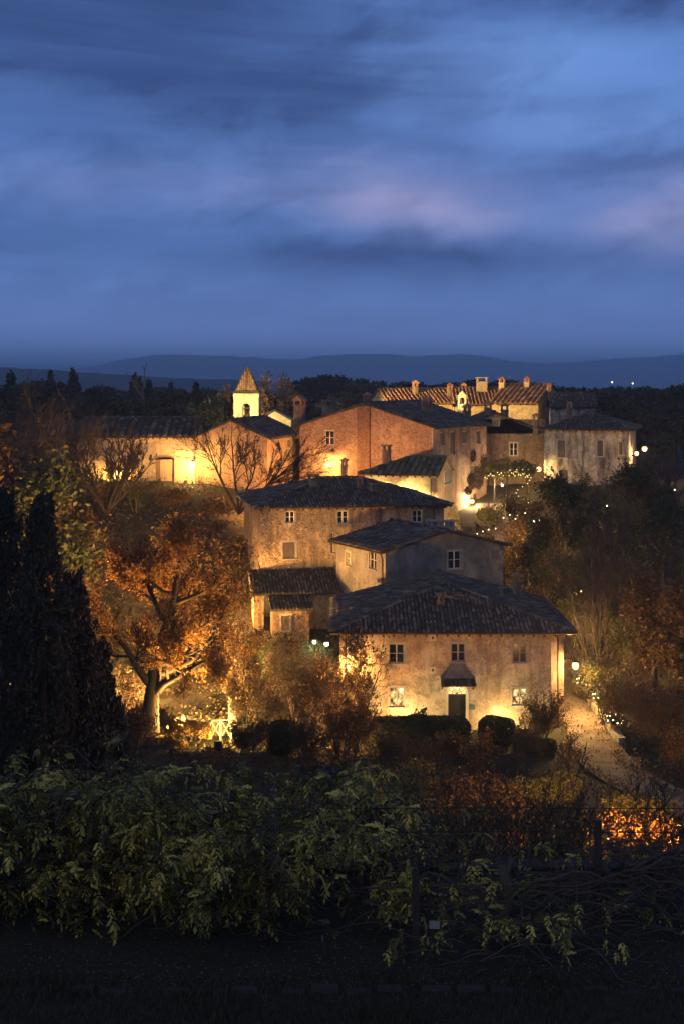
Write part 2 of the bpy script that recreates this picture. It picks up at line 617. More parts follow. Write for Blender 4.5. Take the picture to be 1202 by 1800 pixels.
def ribbon(name, pts, widths, mat, lift=0.06, step=0.8, cross=5):
    P, Wd = [], []
    for (p, q, w0, w1) in zip(pts, pts[1:], widths, widths[1:]):
        L = math.dist(p, q)
        k = max(1, int(L / step))
        for i in range(k):
            f = i / k
            P.append((p[0] + (q[0] - p[0]) * f, p[1] + (q[1] - p[1]) * f)); Wd.append(w0 + (w1 - w0) * f)
    P.append(pts[-1]); Wd.append(widths[-1])
    P = np.array(P); Wd = np.array(Wd)
    for _ in range(6):
        P[1:-1] = (P[:-2] + 2 * P[1:-1] + P[2:]) / 4
    d = np.gradient(P, axis=0)
    d /= np.linalg.norm(d, axis=1)[:, None]
    nrm = np.stack([d[:, 1], -d[:, 0]], -1)
    fr = np.linspace(-0.5, 0.5, cross)
    XY = P[:, None] + nrm[:, None] * (fr[None, :, None] * Wd[:, None, None])
    zc = ground_arr(XY[..., 0].ravel(), XY[..., 1].ravel()).reshape(len(P), cross)
    zc = zc.mean(1, keepdims=True) * 0.6 + zc * 0.4 + lift + 0.12
    Vv = np.concatenate([XY, zc[..., None]], -1).reshape(-1, 3)
    i2 = (np.arange(len(P) - 1)[:, None] * cross + np.arange(cross - 1)[None]).ravel()
    Q = np.stack([i2, i2 + 1, i2 + cross + 1, i2 + cross], -1)
    return link(name, mesh_np(name, Vv, Q, mat, smooth=True), kind='structure')


ribbon('lane', [(22, 59), (17.6, 66), (15.1, 71), (14.1, 76), (14.2, 81), (14.5, 86), (14.6, 92), (15.2, 98), (16.0, 104), (16.0, 112), (14.5, 120), (13.2, 127), (14.0, 133)],
       [2.8, 3.2, 3.0, 3.0, 2.7, 2.4, 2.4, 2.6, 2.8, 2.8, 2.8, 3.0, 3.0], M_LANE)

# distant hills and wooded ridge
m, gn = new_mat('wooded_hill')
t = gn.n('ShaderNodeTexCoord').outputs['Object']
a = gn.noise(t, 0.004, 8, 0.65)
b = gn.noise(t, 0.03, 6, 0.7)
cc = gn.mix(a, (0.03, 0.032, 0.022), (0.055, 0.052, 0.035))
cc = gn.mix(gn.math('MULTIPLY', b, 0.4), cc, (0.02, 0.022, 0.016))
finish(gn, principled(gn, cc, 0.95, spec=0.05))
M_HILL = m


def hills(name, prof, Y, depth, bumps, seed, nxx=520, nyy=14):
    rg = np.random.default_rng(seed)
    pxs = np.linspace(prof[0][0], prof[-1][0], nxx)
    py = np.interp(pxs, [p[0] for p in prof], [p[1] for p in prof])
    ker = np.ones(9) / 9
    py = np.convolve(np.pad(py, 4, mode='edge'), ker, 'valid')
    n1 = (np.convolve(rg.normal(0, 1, nxx + 10), np.ones(3) / 3, 'same')[:nxx] + 0.35 * rg.normal(0, 1, nxx)) * bumps
    top = CZ - (py + n1 - HY) / F * Y
    x = (pxs - CX) / F * Y
    vs, fr = [], np.linspace(-1, 1, nyy)
    for f in fr:
        k = math.cos(f * math.pi / 2) ** 0.8
        wob = np.convolve(rg.normal(0, 1, nxx + 10), np.ones(7) / 7, 'same')[:nxx] * 0.08 * (1 - abs(f)) * (abs(f) > 0.05)
        vs.append(np.stack([x, np.full(nxx, Y + f * depth), -3 + (top + 3) * np.clip(k + wob, 0, 1.0)], -1))
    vs = np.concatenate(vs)
    i2 = (np.arange(nyy - 1)[:, None] * nxx + np.arange(nxx - 1)[None]).ravel()
    return link(name, mesh_np(name, vs, np.stack([i2, i2 + 1, i2 + nxx + 1, i2 + nxx], -1), M_HILL, smooth=True), kind='structure')


hills('hills', [(-1200, 640), (-500, 648), (-100, 655), (60, 660), (170, 648), (240, 632), (290, 624), (360, 625), (430, 628), (520, 632), (560, 629), (600, 624), (650, 621),
                (700, 626), (735, 628), (790, 622), (830, 624), (880, 633), (930, 639), (985, 641), (1060, 633), (1130, 628), (1202, 625), (1500, 630), (2300, 640)], 6500, 1500, 0.8, 3)
hills('far_hills', [(-1000, 645), (0, 642), (90, 640), (200, 644), (500, 640), (760, 634), (880, 636), (960, 640), (1030, 634), (1120, 629), (1202, 622), (1500, 628), (2200, 640)], 10500, 1500, 0.5, 4)
hills('low_ridge', [(-1000, 652), (-300, 646), (0, 646), (60, 648), (120, 652), (200, 658), (300, 664), (420, 668), (560, 676), (700, 682), (900, 690), (1100, 686), (1300, 680), (2200, 676)], 1700, 420, 0.9, 5)


# ------------------------------------------------------------------ roofs, walls, windows
class Frame:
    """local frame of a building: x along the front wall, y into the depth, z up from its base"""

    def __init__(self, O, rz):
        self.O = Vector(O); self.rz = rz
        self.M = Matrix.Translation(self.O) @ Matrix.Rotation(rz, 4, 'Z')
        self.I = self.M.inverted()

    def loc(self, p):
        return self.I @ Vector(p)

    def hit(self, px, py, axis_i, val):
        o = self.I @ Vector((0, 0, CZ))
        d = (self.I.to_3x3()) @ Vector((T(px), 1, -(py - HY) / F))
        s = (val - o[axis_i]) / d[axis_i]
        return o + d * s


def wall_panel(mb, p0, xd, nd, L, z0, z1, ops, depth=0.28):
    """wall of length L from p0 along xd with rectangular openings (u0,u1,z0,z1); nd points outward"""
    p0, xd, nd = Vector(p0), Vector(xd), Vector(nd)
    us = sorted({0.0, L, *[o[0] for o in ops], *[o[1] for o in ops]})
    zs = sorted({z0, z1, *[o[2] for o in ops], *[o[3] for o in ops]})
    P = lambda u, z, dd=0.0: p0 + xd * u - nd * dd + Vector((0, 0, z))
    flip = xd.cross(Vector((0, 0, 1))).dot(nd) < 0
    def add(q):
        mb.poly(q[::-1] if flip else q)
    for ua, ub in zip(us, us[1:]):
        for za, zb in zip(zs, zs[1:]):
            um, zm = (ua + ub) / 2, (za + zb) / 2
            if any(o[0] < um < o[1] and o[2] < zm < o[3] for o in ops):
                continue
            add([P(ua, za), P(ub, za), P(ub, zb), P(ua, zb)])
    for (u0, u1, a, b) in ops:
        add([P(u0, a), P(u0, a, depth), P(u0, b, depth), P(u0, b)][::-1])
        add([P(u1, a), P(u1, b), P(u1, b, depth), P(u1, a, depth)][::-1])
        add([P(u0, b), P(u0, b, depth), P(u1, b, depth), P(u1, b)][::-1])
        add([P(u0, a), P(u1, a), P(u1, a, depth), P(u0, a, depth)][::-1])


class Tiles:
    """rows of overlapping barrel tiles laid over planar slopes"""

    def __init__(self):
        self.V, self.Q, self.T, self.n = [], [], [], 0

    def row(self, c, e, s, nrm, b0, b1, r, h, tl, rng):
        k = max(1, int(round((b1 - b0) / tl)))
        bb = np.linspace(b0, b1, k + 1)
        bs, be = bb[:-1] - 0.03, bb[1:] + 0.03
        ang = np.linspace(0, math.pi, 5)
        ca, sa = np.cos(ang), np.sin(ang)
        jt = rng.normal(0, 0.018, (k, 1))
        lf = rng.normal(0, 0.008, (k, 1))
        rows = []
        for end, (bx, sc, up) in enumerate(((bs, 0.80, 0.0), (be, 1.0, 0.035))):
            P = (c[None, None] + s[None, None] * bx[:, None, None]
                 + e[None, None] * (r * sc * ca[None, :, None] + (jt if end else jt * 0.6)[:, :, None])
                 + nrm[None, None] * (h * sc * sa[None, :, None] + up + lf[:, :, None] + 0.012))
            rows.append(P)
        A = np.stack(rows, 1).reshape(k, 10, 3)
        self.V.append(A.reshape(-1, 3))
        base = self.n + np.arange(k)[:, None] * 10
        qs = [[i, i + 1, i + 6, i + 5] for i in range(4)] + [[5, 6, 8, 9]]
        self.Q.append(np.concatenate([base + np.array(q)[None] for q in qs], 1).reshape(k, 5, 4).reshape(-1, 4))
        self.T.append(np.repeat(np.clip(rng.normal(0.5, 0.24, k), 0, 1), 5))
        self.n += k * 10

    def mesh(self, name, mat):
        return mesh_np(name, np.concatenate(self.V), np.concatenate(self.Q), mat, tone=np.concatenate(self.T), smooth=False)


def clip_line(poly2, a):
    """interval of b inside convex polygon poly2 [(a,b)] on the line a = const"""
    bs = []
    for (p, q) in zip(poly2, poly2[1:] + poly2[:1]):
        if (p[0] - a) * (q[0] - a) < 0:
            f = (a - p[0]) / (q[0] - p[0])
            bs.append(p[1] + (q[1] - p[1]) * f)
    return (min(bs), max(bs)) if len(bs) >= 2 else None


def lay_roof(parent, slopes, mat, pitch=0.24, tl=0.42, rows_as_parts=False, thick=0.13, ridges=(), seed=1, slab_mat=None):
    """slopes: list of convex planar polygons (local 3D points, first edge = the eave, left to right)"""
    rng = np.random.default_rng(seed)
    mb = MB()
    edges = {}
    key = lambda p: tuple(round(x, 3) for x in p)
    for poly in slopes:
        mb.poly(poly)
        mb.poly([(p[0], p[1], p[2] - thick) for p in poly][::-1])
        for p, q in zip(poly, poly[1:] + poly[:1]):
            kk = frozenset((key(p), key(q)))
            edges.setdefault(kk, []).append((p, q))
    for kk, lst in edges.items():
        if len(lst) == 1:
            p, q = lst[0]
            mb.poly([p, (p[0], p[1], p[2] - thick), (q[0], q[1], q[2] - thick), q])
    roof = mb.build('roof', slab_mat or mat, parent)
    tiles = Tiles()
    for poly in slopes:
        p0 = np.array(poly[0], float)
        e = np.array(poly[1], float) - p0
        L = np.linalg.norm(e); e /= L
        P = [np.array(p, float) for p in poly]
        far = max(P, key=lambda p: np.linalg.norm(np.cross(p - p0, e)))
        up = far - p0; up -= e * up.dot(e); up /= np.linalg.norm(up)
        s = -up
        nrm = np.cross(e, up)
        if nrm[2] < 0: nrm = -nrm
        poly2 = [((p - p0).dot(e), (p - p0).dot(s)) for p in P]
        amin, amax = min(q[0] for q in poly2), max(q[0] for q in poly2)
        k = max(1, int((amax - amin) / pitch))
        for i in range(k):
            a = amin + (i + 0.5) * (amax - amin) / k
            iv = clip_line(poly2, a)
            if not iv or iv[1] - iv[0] < 0.25:
                continue
            tgt = Tiles() if rows_as_parts else tiles
            tgt.row(p0 + e * a, e, s, nrm, iv[0] + 0.02, iv[1] + 0.05, pitch * 0.36, pitch * 0.30, tl, rng)
            if rows_as_parts:
                link('tile_row', tgt.mesh('tile_row', mat), roof)
    if tiles.n:
        link('roof_tiles', tiles.mesh('roof_tiles', mat), roof, kind='stuff')
    for (p, q) in ridges:
        tr = Tiles()
        p, q = np.array(p, float), np.array(q, float)
        if p[2] < q[2]: p, q = q, p
        s = q - p; L = np.linalg.norm(s); s /= L
        e = np.cross(s, (0, 0, 1)); e /= np.linalg.norm(e)
        nrm = np.cross(e, s)
        if nrm[2] < 0: nrm = -nrm
        tr.row(p + nrm * 0.02, e, s, nrm, 0, L, 0.15, 0.12, 0.45, rng)
        link('ridge_tiles', tr.mesh('ridge_tiles', mat), roof)
    return roof


def rect_roof(x0, x1, y0, y1, ze, m, ridge, hipA, hipB):
    """eave rectangle at height ze, slope m; ridge along 'x' or 'y'; hipA at the low end, hipB at the high end"""
    S, Rg = [], []
    if ridge == 'x':
        h = (y1 - y0) / 2; zr = ze + h * m; ym = (y0 + y1) / 2
        ra, rb = (x0 + h if hipA else x0), (x1 - h if hipB else x1)
        a, b = (ra, ym, zr), (rb, ym, zr)
        S.append([(x0, y0, ze), (x1, y0, ze), b, a]); S.append([(x1, y1, ze), (x0, y1, ze), a, b])
        if hipA: S.append([(x0, y1, ze), (x0, y0, ze), a]); Rg += [((x0, y0, ze), a), ((x0, y1, ze), a)]
        if hipB: S.append([(x1, y0, ze), (x1, y1, ze), b]); Rg += [((x1, y0, ze), b), ((x1, y1, ze), b)]
    else:
        h = (x1 - x0) / 2; zr = ze + h * m; xm = (x0 + x1) / 2
        ra, rb = (y0 + h if hipA else y0), (y1 - h if hipB else y1)
        a, b = (xm, ra, zr), (xm, rb, zr)
        S.append([(x0, y1, ze), (x0, y0, ze), a, b]); S.append([(x1, y0, ze), (x1, y1, ze), b, a])
        if hipA: S.append([(x0, y0, ze), (x1, y0, ze), a]); Rg += [((x0, y0, ze), a), ((x1, y0, ze), a)]
        if hipB: S.append([(x1, y1, ze), (x0, y1, ze), b]); Rg += [((x0, y1, ze), b), ((x1, y1, ze), b)]
    if math.dist(a, b) > 0.3: Rg.append((a, b))
    return S, Rg


def window(parent, c, rz, w, h, style, frame=None, bars=1, light=None):
    """window set in the wall: c = centre of its sill line on the wall plane (parent space), rz = turn so that local -y points outward"""
    fm = frame or M_FRAME_W
    t = 0.06 if w > 0.6 else 0.05
    mb = MB()
    y0, y1 = 0.10, 0.16
    for (a, b, cc, d) in ((-w / 2, -w / 2 + t, 0, h), (w / 2 - t, w / 2, 0, h), (-w / 2 + t, w / 2 - t, 0, t), (-w / 2 + t, w / 2 - t, h - t, h)):
        mb.box(a, b, y0, y1, cc, d)
    if style != 'shutter':
        mb.box(-0.045, 0.045, y0 - 0.01, y1, t, h - t)
    fr = mb.build('window', fm, parent, loc=c, rot=(0, 0, rz))
    MB().box(-w / 2 - 0.08, w / 2 + 0.08, -0.09, 0.10, -0.08, -0.003).build('sill', M_STONE, fr)
    if w > 0.45:
        sb = MB()                                # raised plaster band round the opening
        for (a, b, cc, d) in ((-w / 2 - 0.11, -w / 2 - 0.002, -0.002, h + 0.11), (w / 2 + 0.002, w / 2 + 0.11, -0.002, h + 0.11), (-w / 2 - 0.002, w / 2 + 0.002, h + 0.002, h + 0.11)):
            sb.box(a, b, -0.022, 0.05, cc, d)
        sb.build('surround', M_SURR, fr)
    if style == 'shutter':
        for sx in (-1, 1):
            lf = MB()
            a, b = (-w / 2 + t, -0.006) if sx < 0 else (0.006, w / 2 - t)
            lf.box(a, b, 0.06, 0.10, t, h - t)
            for i in range(max(3, int(h / 0.14))):
                z = t + 0.05 + i * (h - 2 * t - 0.06) / max(3, int(h / 0.14))
                lf.box(a + 0.05, b - 0.05, 0.045, 0.06, z, z + 0.06)
            lf.build('shutter', M_SHUT, fr)
        return fr
    nb = bars
    for sx in (-1, 1):
        a, b = (-w / 2 + t, -0.045) if sx < 0 else (0.045, w / 2 - t)
        for i in range(nb + 1):
            za = t + (h - 2 * t) * i / (nb + 1)
            zb = t + (h - 2 * t) * (i + 1) / (nb + 1)
            if i < nb:
                MB().box(a, b, y0 + 0.005, y1 - 0.005, zb - 0.018, zb + 0.018).build('glazing_bar', fm, fr)
            MB().box(a, b, 0.125, 0.14, za + 0.02 * (i > 0), zb - 0.02 * (i < nb)).build('pane', light or M_GLASS, fr)
    return fr


def chimney(parent, p, w, h, style=0, mat=None, d=None):
    """p = where the shaft leaves the roof (parent space)"""
    mt = mat or M_CHIM
    d = d or w
    mb = MB()
    mb.box(-w / 2, w / 2, -d / 2, d / 2, -1.0, h)
    mb.box(-w / 2 - 0.05, w / 2 + 0.05, -d / 2 - 0.05, d / 2 + 0.05, h, h + 0.09)
    ch = mb.build('chimney', mt, parent, loc=p)
    cap = MB()
    zt = h + 0.09
    q = 0.36
    for sx in (-1, 1):
        for sy in (-1, 1):
            x, y = sx * (w / 2 - 0.08), sy * (d / 2 - 0.08)
            cap.box(x - 0.07, x + 0.07, y - 0.07, y + 0.07, zt + 0.002, zt + q)
    a, b = w / 2 + 0.12, d / 2 + 0.12
    zc = zt + q
    if style == 0:      # little pitched roof
        cap.box(-a, a, -b, b, zc + 0.001, zc + 0.05)
        zr = zc + 0.05 + 0.30 * (w / 0.6)
        cap.poly([(-a, -b, zc + 0.052), (a, -b, zc + 0.052), (0, -b, zr)]); cap.poly([(a, b, zc + 0.052), (-a, b, zc + 0.052), (0, b, zr)])
        cap.poly([(a, -b, zc + 0.052), (a, b, zc + 0.052), (0, b, zr), (0, -b, zr)]); cap.poly([(-a, b, zc + 0.052), (-a, -b, zc + 0.052), (0, -b, zr), (0, b, zr)])
    elif style == 1:    # flat slab
        cap.box(-a, a, -b, b, zc + 0.001, zc + 0.10)
    else:               # pointed
        cap.frustum(0, 0, zc + 0.001, zc + 0.5 * w, a, b, 0.05, 0.05)
    cap.build('cap', mt if style == 1 else M_TERRA, ch)
    return ch


def downpipe(parent, x, y, z0, z1, r=0.05):
    MB().tube([(x, y + 0.25, z1 + 0.1), (x, y, z1 - 0.25), (x, y, z0)], r, 8).build('downpipe', M_COPPER, parent, smooth=True)


def gutter(parent, p, q, r=0.075):
    p, q = Vector(p), Vector(q)
    d = (q - p).normalized()
    n = d.cross(Vector((0, 0, 1)))
    mb = MB()
    ring = []
    for k in range(6):
        w = math.pi * k / 5
        ring.append(n * math.cos(w) * r + Vector((0, 0, -math.sin(w) * r)))
    for a, b in zip(ring, ring[1:]):
        mb.poly([p + a, q + a, q + b, p + b])
        mb.poly([p + a * 0.9, p + b * 0.9, q + b * 0.9, q + a * 0.9])
    mb.build('gutter', M_COPPER, parent)


def house(name, label, cat, O, rz, w, d, h, m, ridge, hips, wall_m, ops=(), oh=0.55, pitch=0.24, rows=False, tile=None, chamfer=None,
          seed=1, verge=0.2, below=2.5, group=None, gutters=('front',), tl=0.42):
    """rectangular house: O = front left corner at base (world); returns its Empty and frame"""
    fr = Frame(O, rz)
    root = empty(name, O, rz, label, cat, group)
    by = {'front': [], 'right': [], 'left': [], 'back': []}
    made = []
    for op in ops:
        side, box, style = op[0], op[1], op[2]
        ai, val = {'front': (1, 0.0), 'right': (0, w), 'left': (0, 0.0)}[side]
        x0, y0, x1, y1 = box
        cxp, cyp = (x0 + x1) / 2, (y0 + y1) / 2
        l, r_ = fr.hit(x0, cyp, ai, val), fr.hit(x1, cyp, ai, val)
        top, bot = fr.hit(cxp, y0, ai, val).z, fr.hit(cxp, y1, ai, val).z
        ua, ub = (l.x, r_.x) if side == 'front' else (l.y, r_.y)
        ua, ub = min(ua, ub), max(ua, ub)
        by[side].append((ua, ub, bot, top))
        made.append((side, ua, ub, bot, top, style, op[3] if len(op) > 3 else {}))
    mb = MB()
    dx, dy = chamfer or (0, 0)
    ztop = h + 0.0
    wall_panel(mb, (0, 0, 0), (1, 0, 0), (0, -1, 0), w - dx, -below, ztop, by['front'])
    if chamfer:
        L = math.hypot(dx, dy)
        cd = Vector((dx / L, dy / L, 0))
        wall_panel(mb, (w - dx, 0, 0), cd, (cd.y, -cd.x, 0), L, -below, ztop, [])
    wall_panel(mb, (w, dy, 0), (0, 1, 0), (1, 0, 0), d - dy, -below, ztop, [(a - dy, b - dy, e, f) for a, b, e, f in by['right']])
    wall_panel(mb, (0, 0, 0), (0, 1, 0), (-1, 0, 0), d, -below, ztop, by['left'])
    wall_panel(mb, (0, d, 0), (1, 0, 0), (0, 1, 0), w, -below, ztop, [])
    ze = h - oh * m + 0.05
    if ridge == 'x':
        S, Rg = rect_roof(-(oh if hips[0] else verge), w + (oh if hips[1] else verge), -oh, d + oh, ze, m, 'x', *hips)
        hr = h + d / 2 * m
        if not hips[0]: mb.poly([(0, d, h), (0, 0, h), (0, d / 2, hr)])
        if not hips[1]: mb.poly([(w, 0, h), (w, d, h), (w, d / 2, hr)])
    else:
        S, Rg = rect_roof(-oh, w + oh, -(oh if hips[0] else verge), d + (oh if hips[1] else verge), ze, m, 'y', *hips)
        hr = h + w / 2 * m
        if not hips[0]: mb.poly([(0, 0, h), (w, 0, h), (w / 2, 0, hr)])
        if not hips[1]: mb.poly([(w, d, h), (0, d, h), (w / 2, d, hr)])
    mb.build('wall', wall_m, root)
    lay_roof(root, S, tile or M_TILE, pitch, tl, rows, seed=seed, ridges=Rg)
    for (side, ua, ub, bot, top, style, kw) in made:
        c = {'front': ((ua + ub) / 2, 0, bot), 'right': (w, (ua + ub) / 2, bot), 'left': (0, (ua + ub) / 2, bot)}[side]
        rzz = {'front': 0, 'right': R(90), 'left': R(-90)}[side]
        if style == 'door':
            mbd = MB()
            ww, hh = ub - ua, top - bot
            k = max(3, int(ww / 0.2))
            for i in range(k):
                mbd.box(-ww / 2 + i * ww / k + 0.006, -ww / 2 + (i + 1) * ww / k - 0.006, 0.14, 0.19, 0.02, hh - 0.01)
            mbd.box(-ww / 2 + 0.01, ww / 2 - 0.01, 0.19, 0.22, 0.02, hh - 0.01)
            dr = mbd.build('door', kw.get('mat', M_WOOD), root, loc=c, rot=(0, 0, rzz))
            MB().sphere((ww * 0.32, 0.11, hh * 0.48), 0.045, 8, 5).build('handle', M_IRON, dr)
        elif style == 'open':
            pass
        else:
            window(root, c, rzz, ub - ua, top - bot, style, kw.get('frame'), kw.get('bars', 1), kw.get('light'))
    xa, xb = -(oh if (ridge == 'y' or hips[0]) else verge), w + (oh if (ridge == 'y' or hips[1]) else verge)
    if 'front' in gutters:
        gutter(root, (xa, -oh - 0.07, ze - 0.04), (xb, -oh - 0.07, ze - 0.04))
    if 'right' in gutters:
        gutter(root, (w + oh + 0.07, -0.2, ze - 0.04), (w + oh + 0.07, d + 0.2, ze - 0.04))
    if 'left' in gutters:
        gutter(root, (-oh - 0.07, d + 0.2, ze - 0.04), (-oh - 0.07, -0.2, ze - 0.04))
    # rafter ends under the eaves
    rb = MB()
    if ridge == 'x' or hips[0]:
        k = int(w / 0.6)
        for i in range(k + 1):
            x = i * w / k
            rb.box(x - 0.05, x + 0.05, -oh + 0.05, -0.003, ze - 0.26, ze - 0.14)
        rb.build('rafters', M_WOOD, root, kind='stuff')
    return root, fr


# ------------------------------------------------------------------ lamps
SODIUM = (1.0, 0.47, 0.12)
AMBER = (1.0, 0.56, 0.18)
WARM = (1.0, 0.72, 0.33)
PALE = (1.0, 0.84, 0.50)
_gl = {}


def glow_of(col, L):
    k = (col, round(L, 2))
    if k not in _gl:
        _gl[k] = glow('lamp_glass_%d' % (len(_gl) + 1), col, L)
    return _gl[k]


def lamp_bulb(root, loc, r, col, power, sz=1.0):
    """frosted glass globe with the light burning inside it"""
    k = ('globe', col)
    if k not in _gl:
        m, gn = new_mat('frosted_lamp_glass_%d' % (len(_gl) + 1))
        e = gn.n('ShaderNodeEmission')
        e.inputs[0].default_value = (*col, 1)
        e.inputs[1].default_value = 9.0
        tr = gn.n('ShaderNodeBsdfTransparent')
        mx = gn.n('ShaderNodeMixShader')
        mx.inputs[0].default_value = 0.2
        gn.put(mx.inputs[1], tr.outputs[0])
        gn.put(mx.inputs[2], e.outputs[0])
        finish(gn, mx.outputs[0])
        _gl[k] = m
    MB().sphere((0, 0, 0), r, 14, 10, sz).build('lamp_glass', _gl[k], root, smooth=True, loc=loc)
    ld = bpy.data.lights.new('lamp_light', 'POINT')
    ld.energy = 39.5 * LAMP * power / 0.8
    ld.color = col
    ld.shadow_soft_size = r * 0.5
    lo = bpy.data.objects.new('lamp_light', ld)
    COL.objects.link(lo)
    lo.parent = root
    lo.location = loc


def wall_lantern(P, nd, label, col, power, r=0.14, group='lit lanterns of the village', arm=0.45):
    """lantern on a bracket; P = lamp centre, nd = outward direction of the wall; power = radiance * r^2"""
    root = empty('wall_lantern', P, math.atan2(nd[1], nd[0]), label, 'lantern', group)
    lamp_bulb(root, (0, 0, 0), r, col, power, 1.1)
    b = MB()
    b.tube([(-arm, 0, r * 1.3), (-arm * 0.5, 0, r * 1.9), (0, 0, r * 1.75), (0, 0, r * 1.15)], 0.025, 6)
    b.box(-arm - 0.03, -arm, -0.06, 0.06, r * 0.9, r * 1.7)
    b.build('bracket', M_IRON, root)
    MB().lathe([(r * 1.25, r * 1.05), (r * 0.9, r * 1.3), (0.03, r * 1.55)], 10).build('hood', M_IRON, root)
    return root


def post_lamp(P, label, col, power, gz_, r=0.14, group='lit garden lamps', shield=False):
    """short post with a globe; P = globe centre"""
    root = empty('post_lamp', (P[0], P[1], gz_), 0, label, 'lamp', group)
    h = P[2] - gz_
    MB().tube([(0, 0, -0.3), (0, 0, h - r)], 0.045, 8).build('post', M_IRON, root)
    lamp_bulb(root, (0, 0, h), r, col, power)
    MB().lathe([(r * 1.1, h + r * 0.85), (r * 0.7, h + r * 1.15), (0.03, h + r * 1.35)], 10).build('hood', M_IRON, root)
    if shield:                                   # half round shade added on the camera side to hide the lamp
        sh = MB()
        q = [(1.35 * r * math.cos(a_), 1.35 * r * math.sin(a_)) for a_ in np.linspace(math.pi * 1.08, math.pi * 1.92, 8)]
        for (a_, b_) in zip(q, q[1:]):
            sh.poly([(a_[0], a_[1], h - r * 1.6), (b_[0], b_[1], h - r * 1.6), (b_[0], b_[1], h + r * 1.5), (a_[0], a_[1], h + r * 1.5)])
        sh.build('shade', M_IRON, root)
    return root


def floodlight(P, target, label, col, watts, angle=70, group='floodlights', blend=0.6, size=0.12):
    P, target = Vector(P), Vector(target)
    root = empty('floodlight', P, 0, label, 'floodlight', group)
    q = (target - P).to_track_quat('-Z', 'Y')
    rot = q.to_euler()
    mb = MB()
    mb.box(-0.2, 0.2, -0.14, 0.14, 0.02, 0.2)
    for x in (-0.2, 0.17):
        mb.box(x, x + 0.03, -0.14, 0.14, -0.06, 0.02)
    bd = mb.build('housing', M_IRON, root, rot=rot)
    MB().box(-0.165, 0.165, -0.13, 0.13, -0.005, 0.018).build('lens', glow_of(col, 6.0), bd)
    MB().tube([(0, 0, -0.1), (0, 0, -0.9)], 0.03, 6).build('stand', M_IRON, root)
    ld = bpy.data.lights.new('floodlight_beam', 'SPOT')
    ld.energy = watts * LAMP; ld.color = col; ld.spot_size = R(angle); ld.spot_blend = blend; ld.shadow_soft_size = size
    lo = bpy.data.objects.new('floodlight_beam', ld)
    COL.objects.link(lo)
    lo.parent = root
    lo.rotation_euler = rot
    lo.location = (target - P).normalized() * 0.16
    return root

# ------------------------------------------------------------------ buildings
P_FRONT = plaster('plaster_front', (0.45, 0.345, 0.24), (0.33, 0.225, 0.15), (0.17, 0.11, 0.075), patch=0.68, stainy=0.5, seed=1.3, k=1.5)
P_GREY = plaster('plaster_grey', (0.24, 0.225, 0.205), (0.18, 0.165, 0.15), (0.08, 0.072, 0.064), patch=0.66, stainy=0.4, seed=8.1, k=0.7)
P_MID = plaster('plaster_mid', (0.36, 0.275, 0.19), (0.23, 0.165, 0.105), (0.085, 0.06, 0.042), patch=0.52, stainy=0.75, seed=4.2, k=1.25)
P_YEL = plaster('plaster_yellow', (0.50, 0.42, 0.25), (0.42, 0.34, 0.20), (0.2, 0.15, 0.08), patch=0.72, stainy=0.35, seed=2.2)
P_BRICK = plaster('brick_rubble', (0.34, 0.235, 0.155), (0.24, 0.155, 0.10), (0.10, 0.065, 0.045), stone=(0.22, 0.145, 0.095), patch=0.47, stainy=0.5, seed=5.9, stone_scale=4.2)
P_PINK = plaster('plaster_pink', (0.43, 0.31, 0.235), (0.31, 0.205, 0.15), (0.085, 0.052, 0.04), patch=0.63, stainy=0.7, seed=6.6, k=0.8)
P_PALE = plaster('plaster_pale', (0.40, 0.365, 0.32), (0.25, 0.225, 0.19), (0.045, 0.04, 0.035), patch=0.60, stainy=0.95, seed=7.7)
P_DARK = plaster('plaster_brown', (0.24, 0.17, 0.115), (0.155, 0.105, 0.07), (0.06, 0.042, 0.03), patch=0.5, stainy=0.7, seed=9.3)
P_HALL = plaster('plaster_hall', (0.50, 0.40, 0.26), (0.46, 0.36, 0.23), (0.32, 0.24, 0.15), patch=0.78, stainy=0.3, seed=3.1)
P_TOWER = plaster('plaster_tower', (0.55, 0.47, 0.31), (0.48, 0.40, 0.26), (0.26, 0.2, 0.13), patch=0.75, stainy=0.35, seed=2.8)


def put_chimneys(root, fr, items):
    for (px, pyb, pyt, Y, w, st, *mt) in items:
        pb = fr.loc(W(px, pyb, Y))
        hh = (pyb - pyt) / F * Y
        cap = 0.09 + 0.36 + (0.35 if st != 1 else 0.1)
        chimney(root, pb, w, max(0.25, hh - cap), st, mt[0] if mt else None, mt[1] if len(mt) > 1 else None)


# --- front house
m, gn = new_mat('lit_room')                     # lamp-lit curtain behind the glass
t = gn.n('ShaderNodeTexCoord').outputs['Object']
nz = gn.noise(t, 2.6, 3, 0.5)
cc = gn.ramp(nz, [(0.38, (0.10, 0.04, 0.01)), (0.5, (1.0, 0.55, 0.18)), (0.62, (1.9, 1.35, 0.7))])
e_ = gn.n('ShaderNodeEmission')
gn.put(e_.inputs[0], cc)
e_.inputs[1].default_value = 0.9
finish(gn, e_.outputs[0])
GL_WIN = m
FRB = dict(frame=M_FRAME_B, bars=1)
LITW = dict(frame=M_FRAME_B, bars=1, light=GL_WIN)
H1, f1 = house('farmhouse', 'front two storey farmhouse with arched door, hipped tile roof and peeling ochre plaster', 'house', (-0.13, 83, 9.58), 0, 13.13, 12.3, 5.94, 0.26, 'y', (True, False), P_FRONT,
               ops=[('front', (683, 1132, 710, 1166), 'casement', FRB), ('front', (792, 1131, 817, 1163), 'casement', FRB), ('front', (900, 1131, 925, 1165), 'casement', FRB),
                    ('front', (684, 1208, 710, 1243), 'casement', LITW), ('front', (900, 1210, 925, 1240), 'casement', LITW), ('front', (787, 1206, 818, 1284), 'open')],
               chamfer=(0.82, 0.6), gutters=('front', 'right'), seed=11)
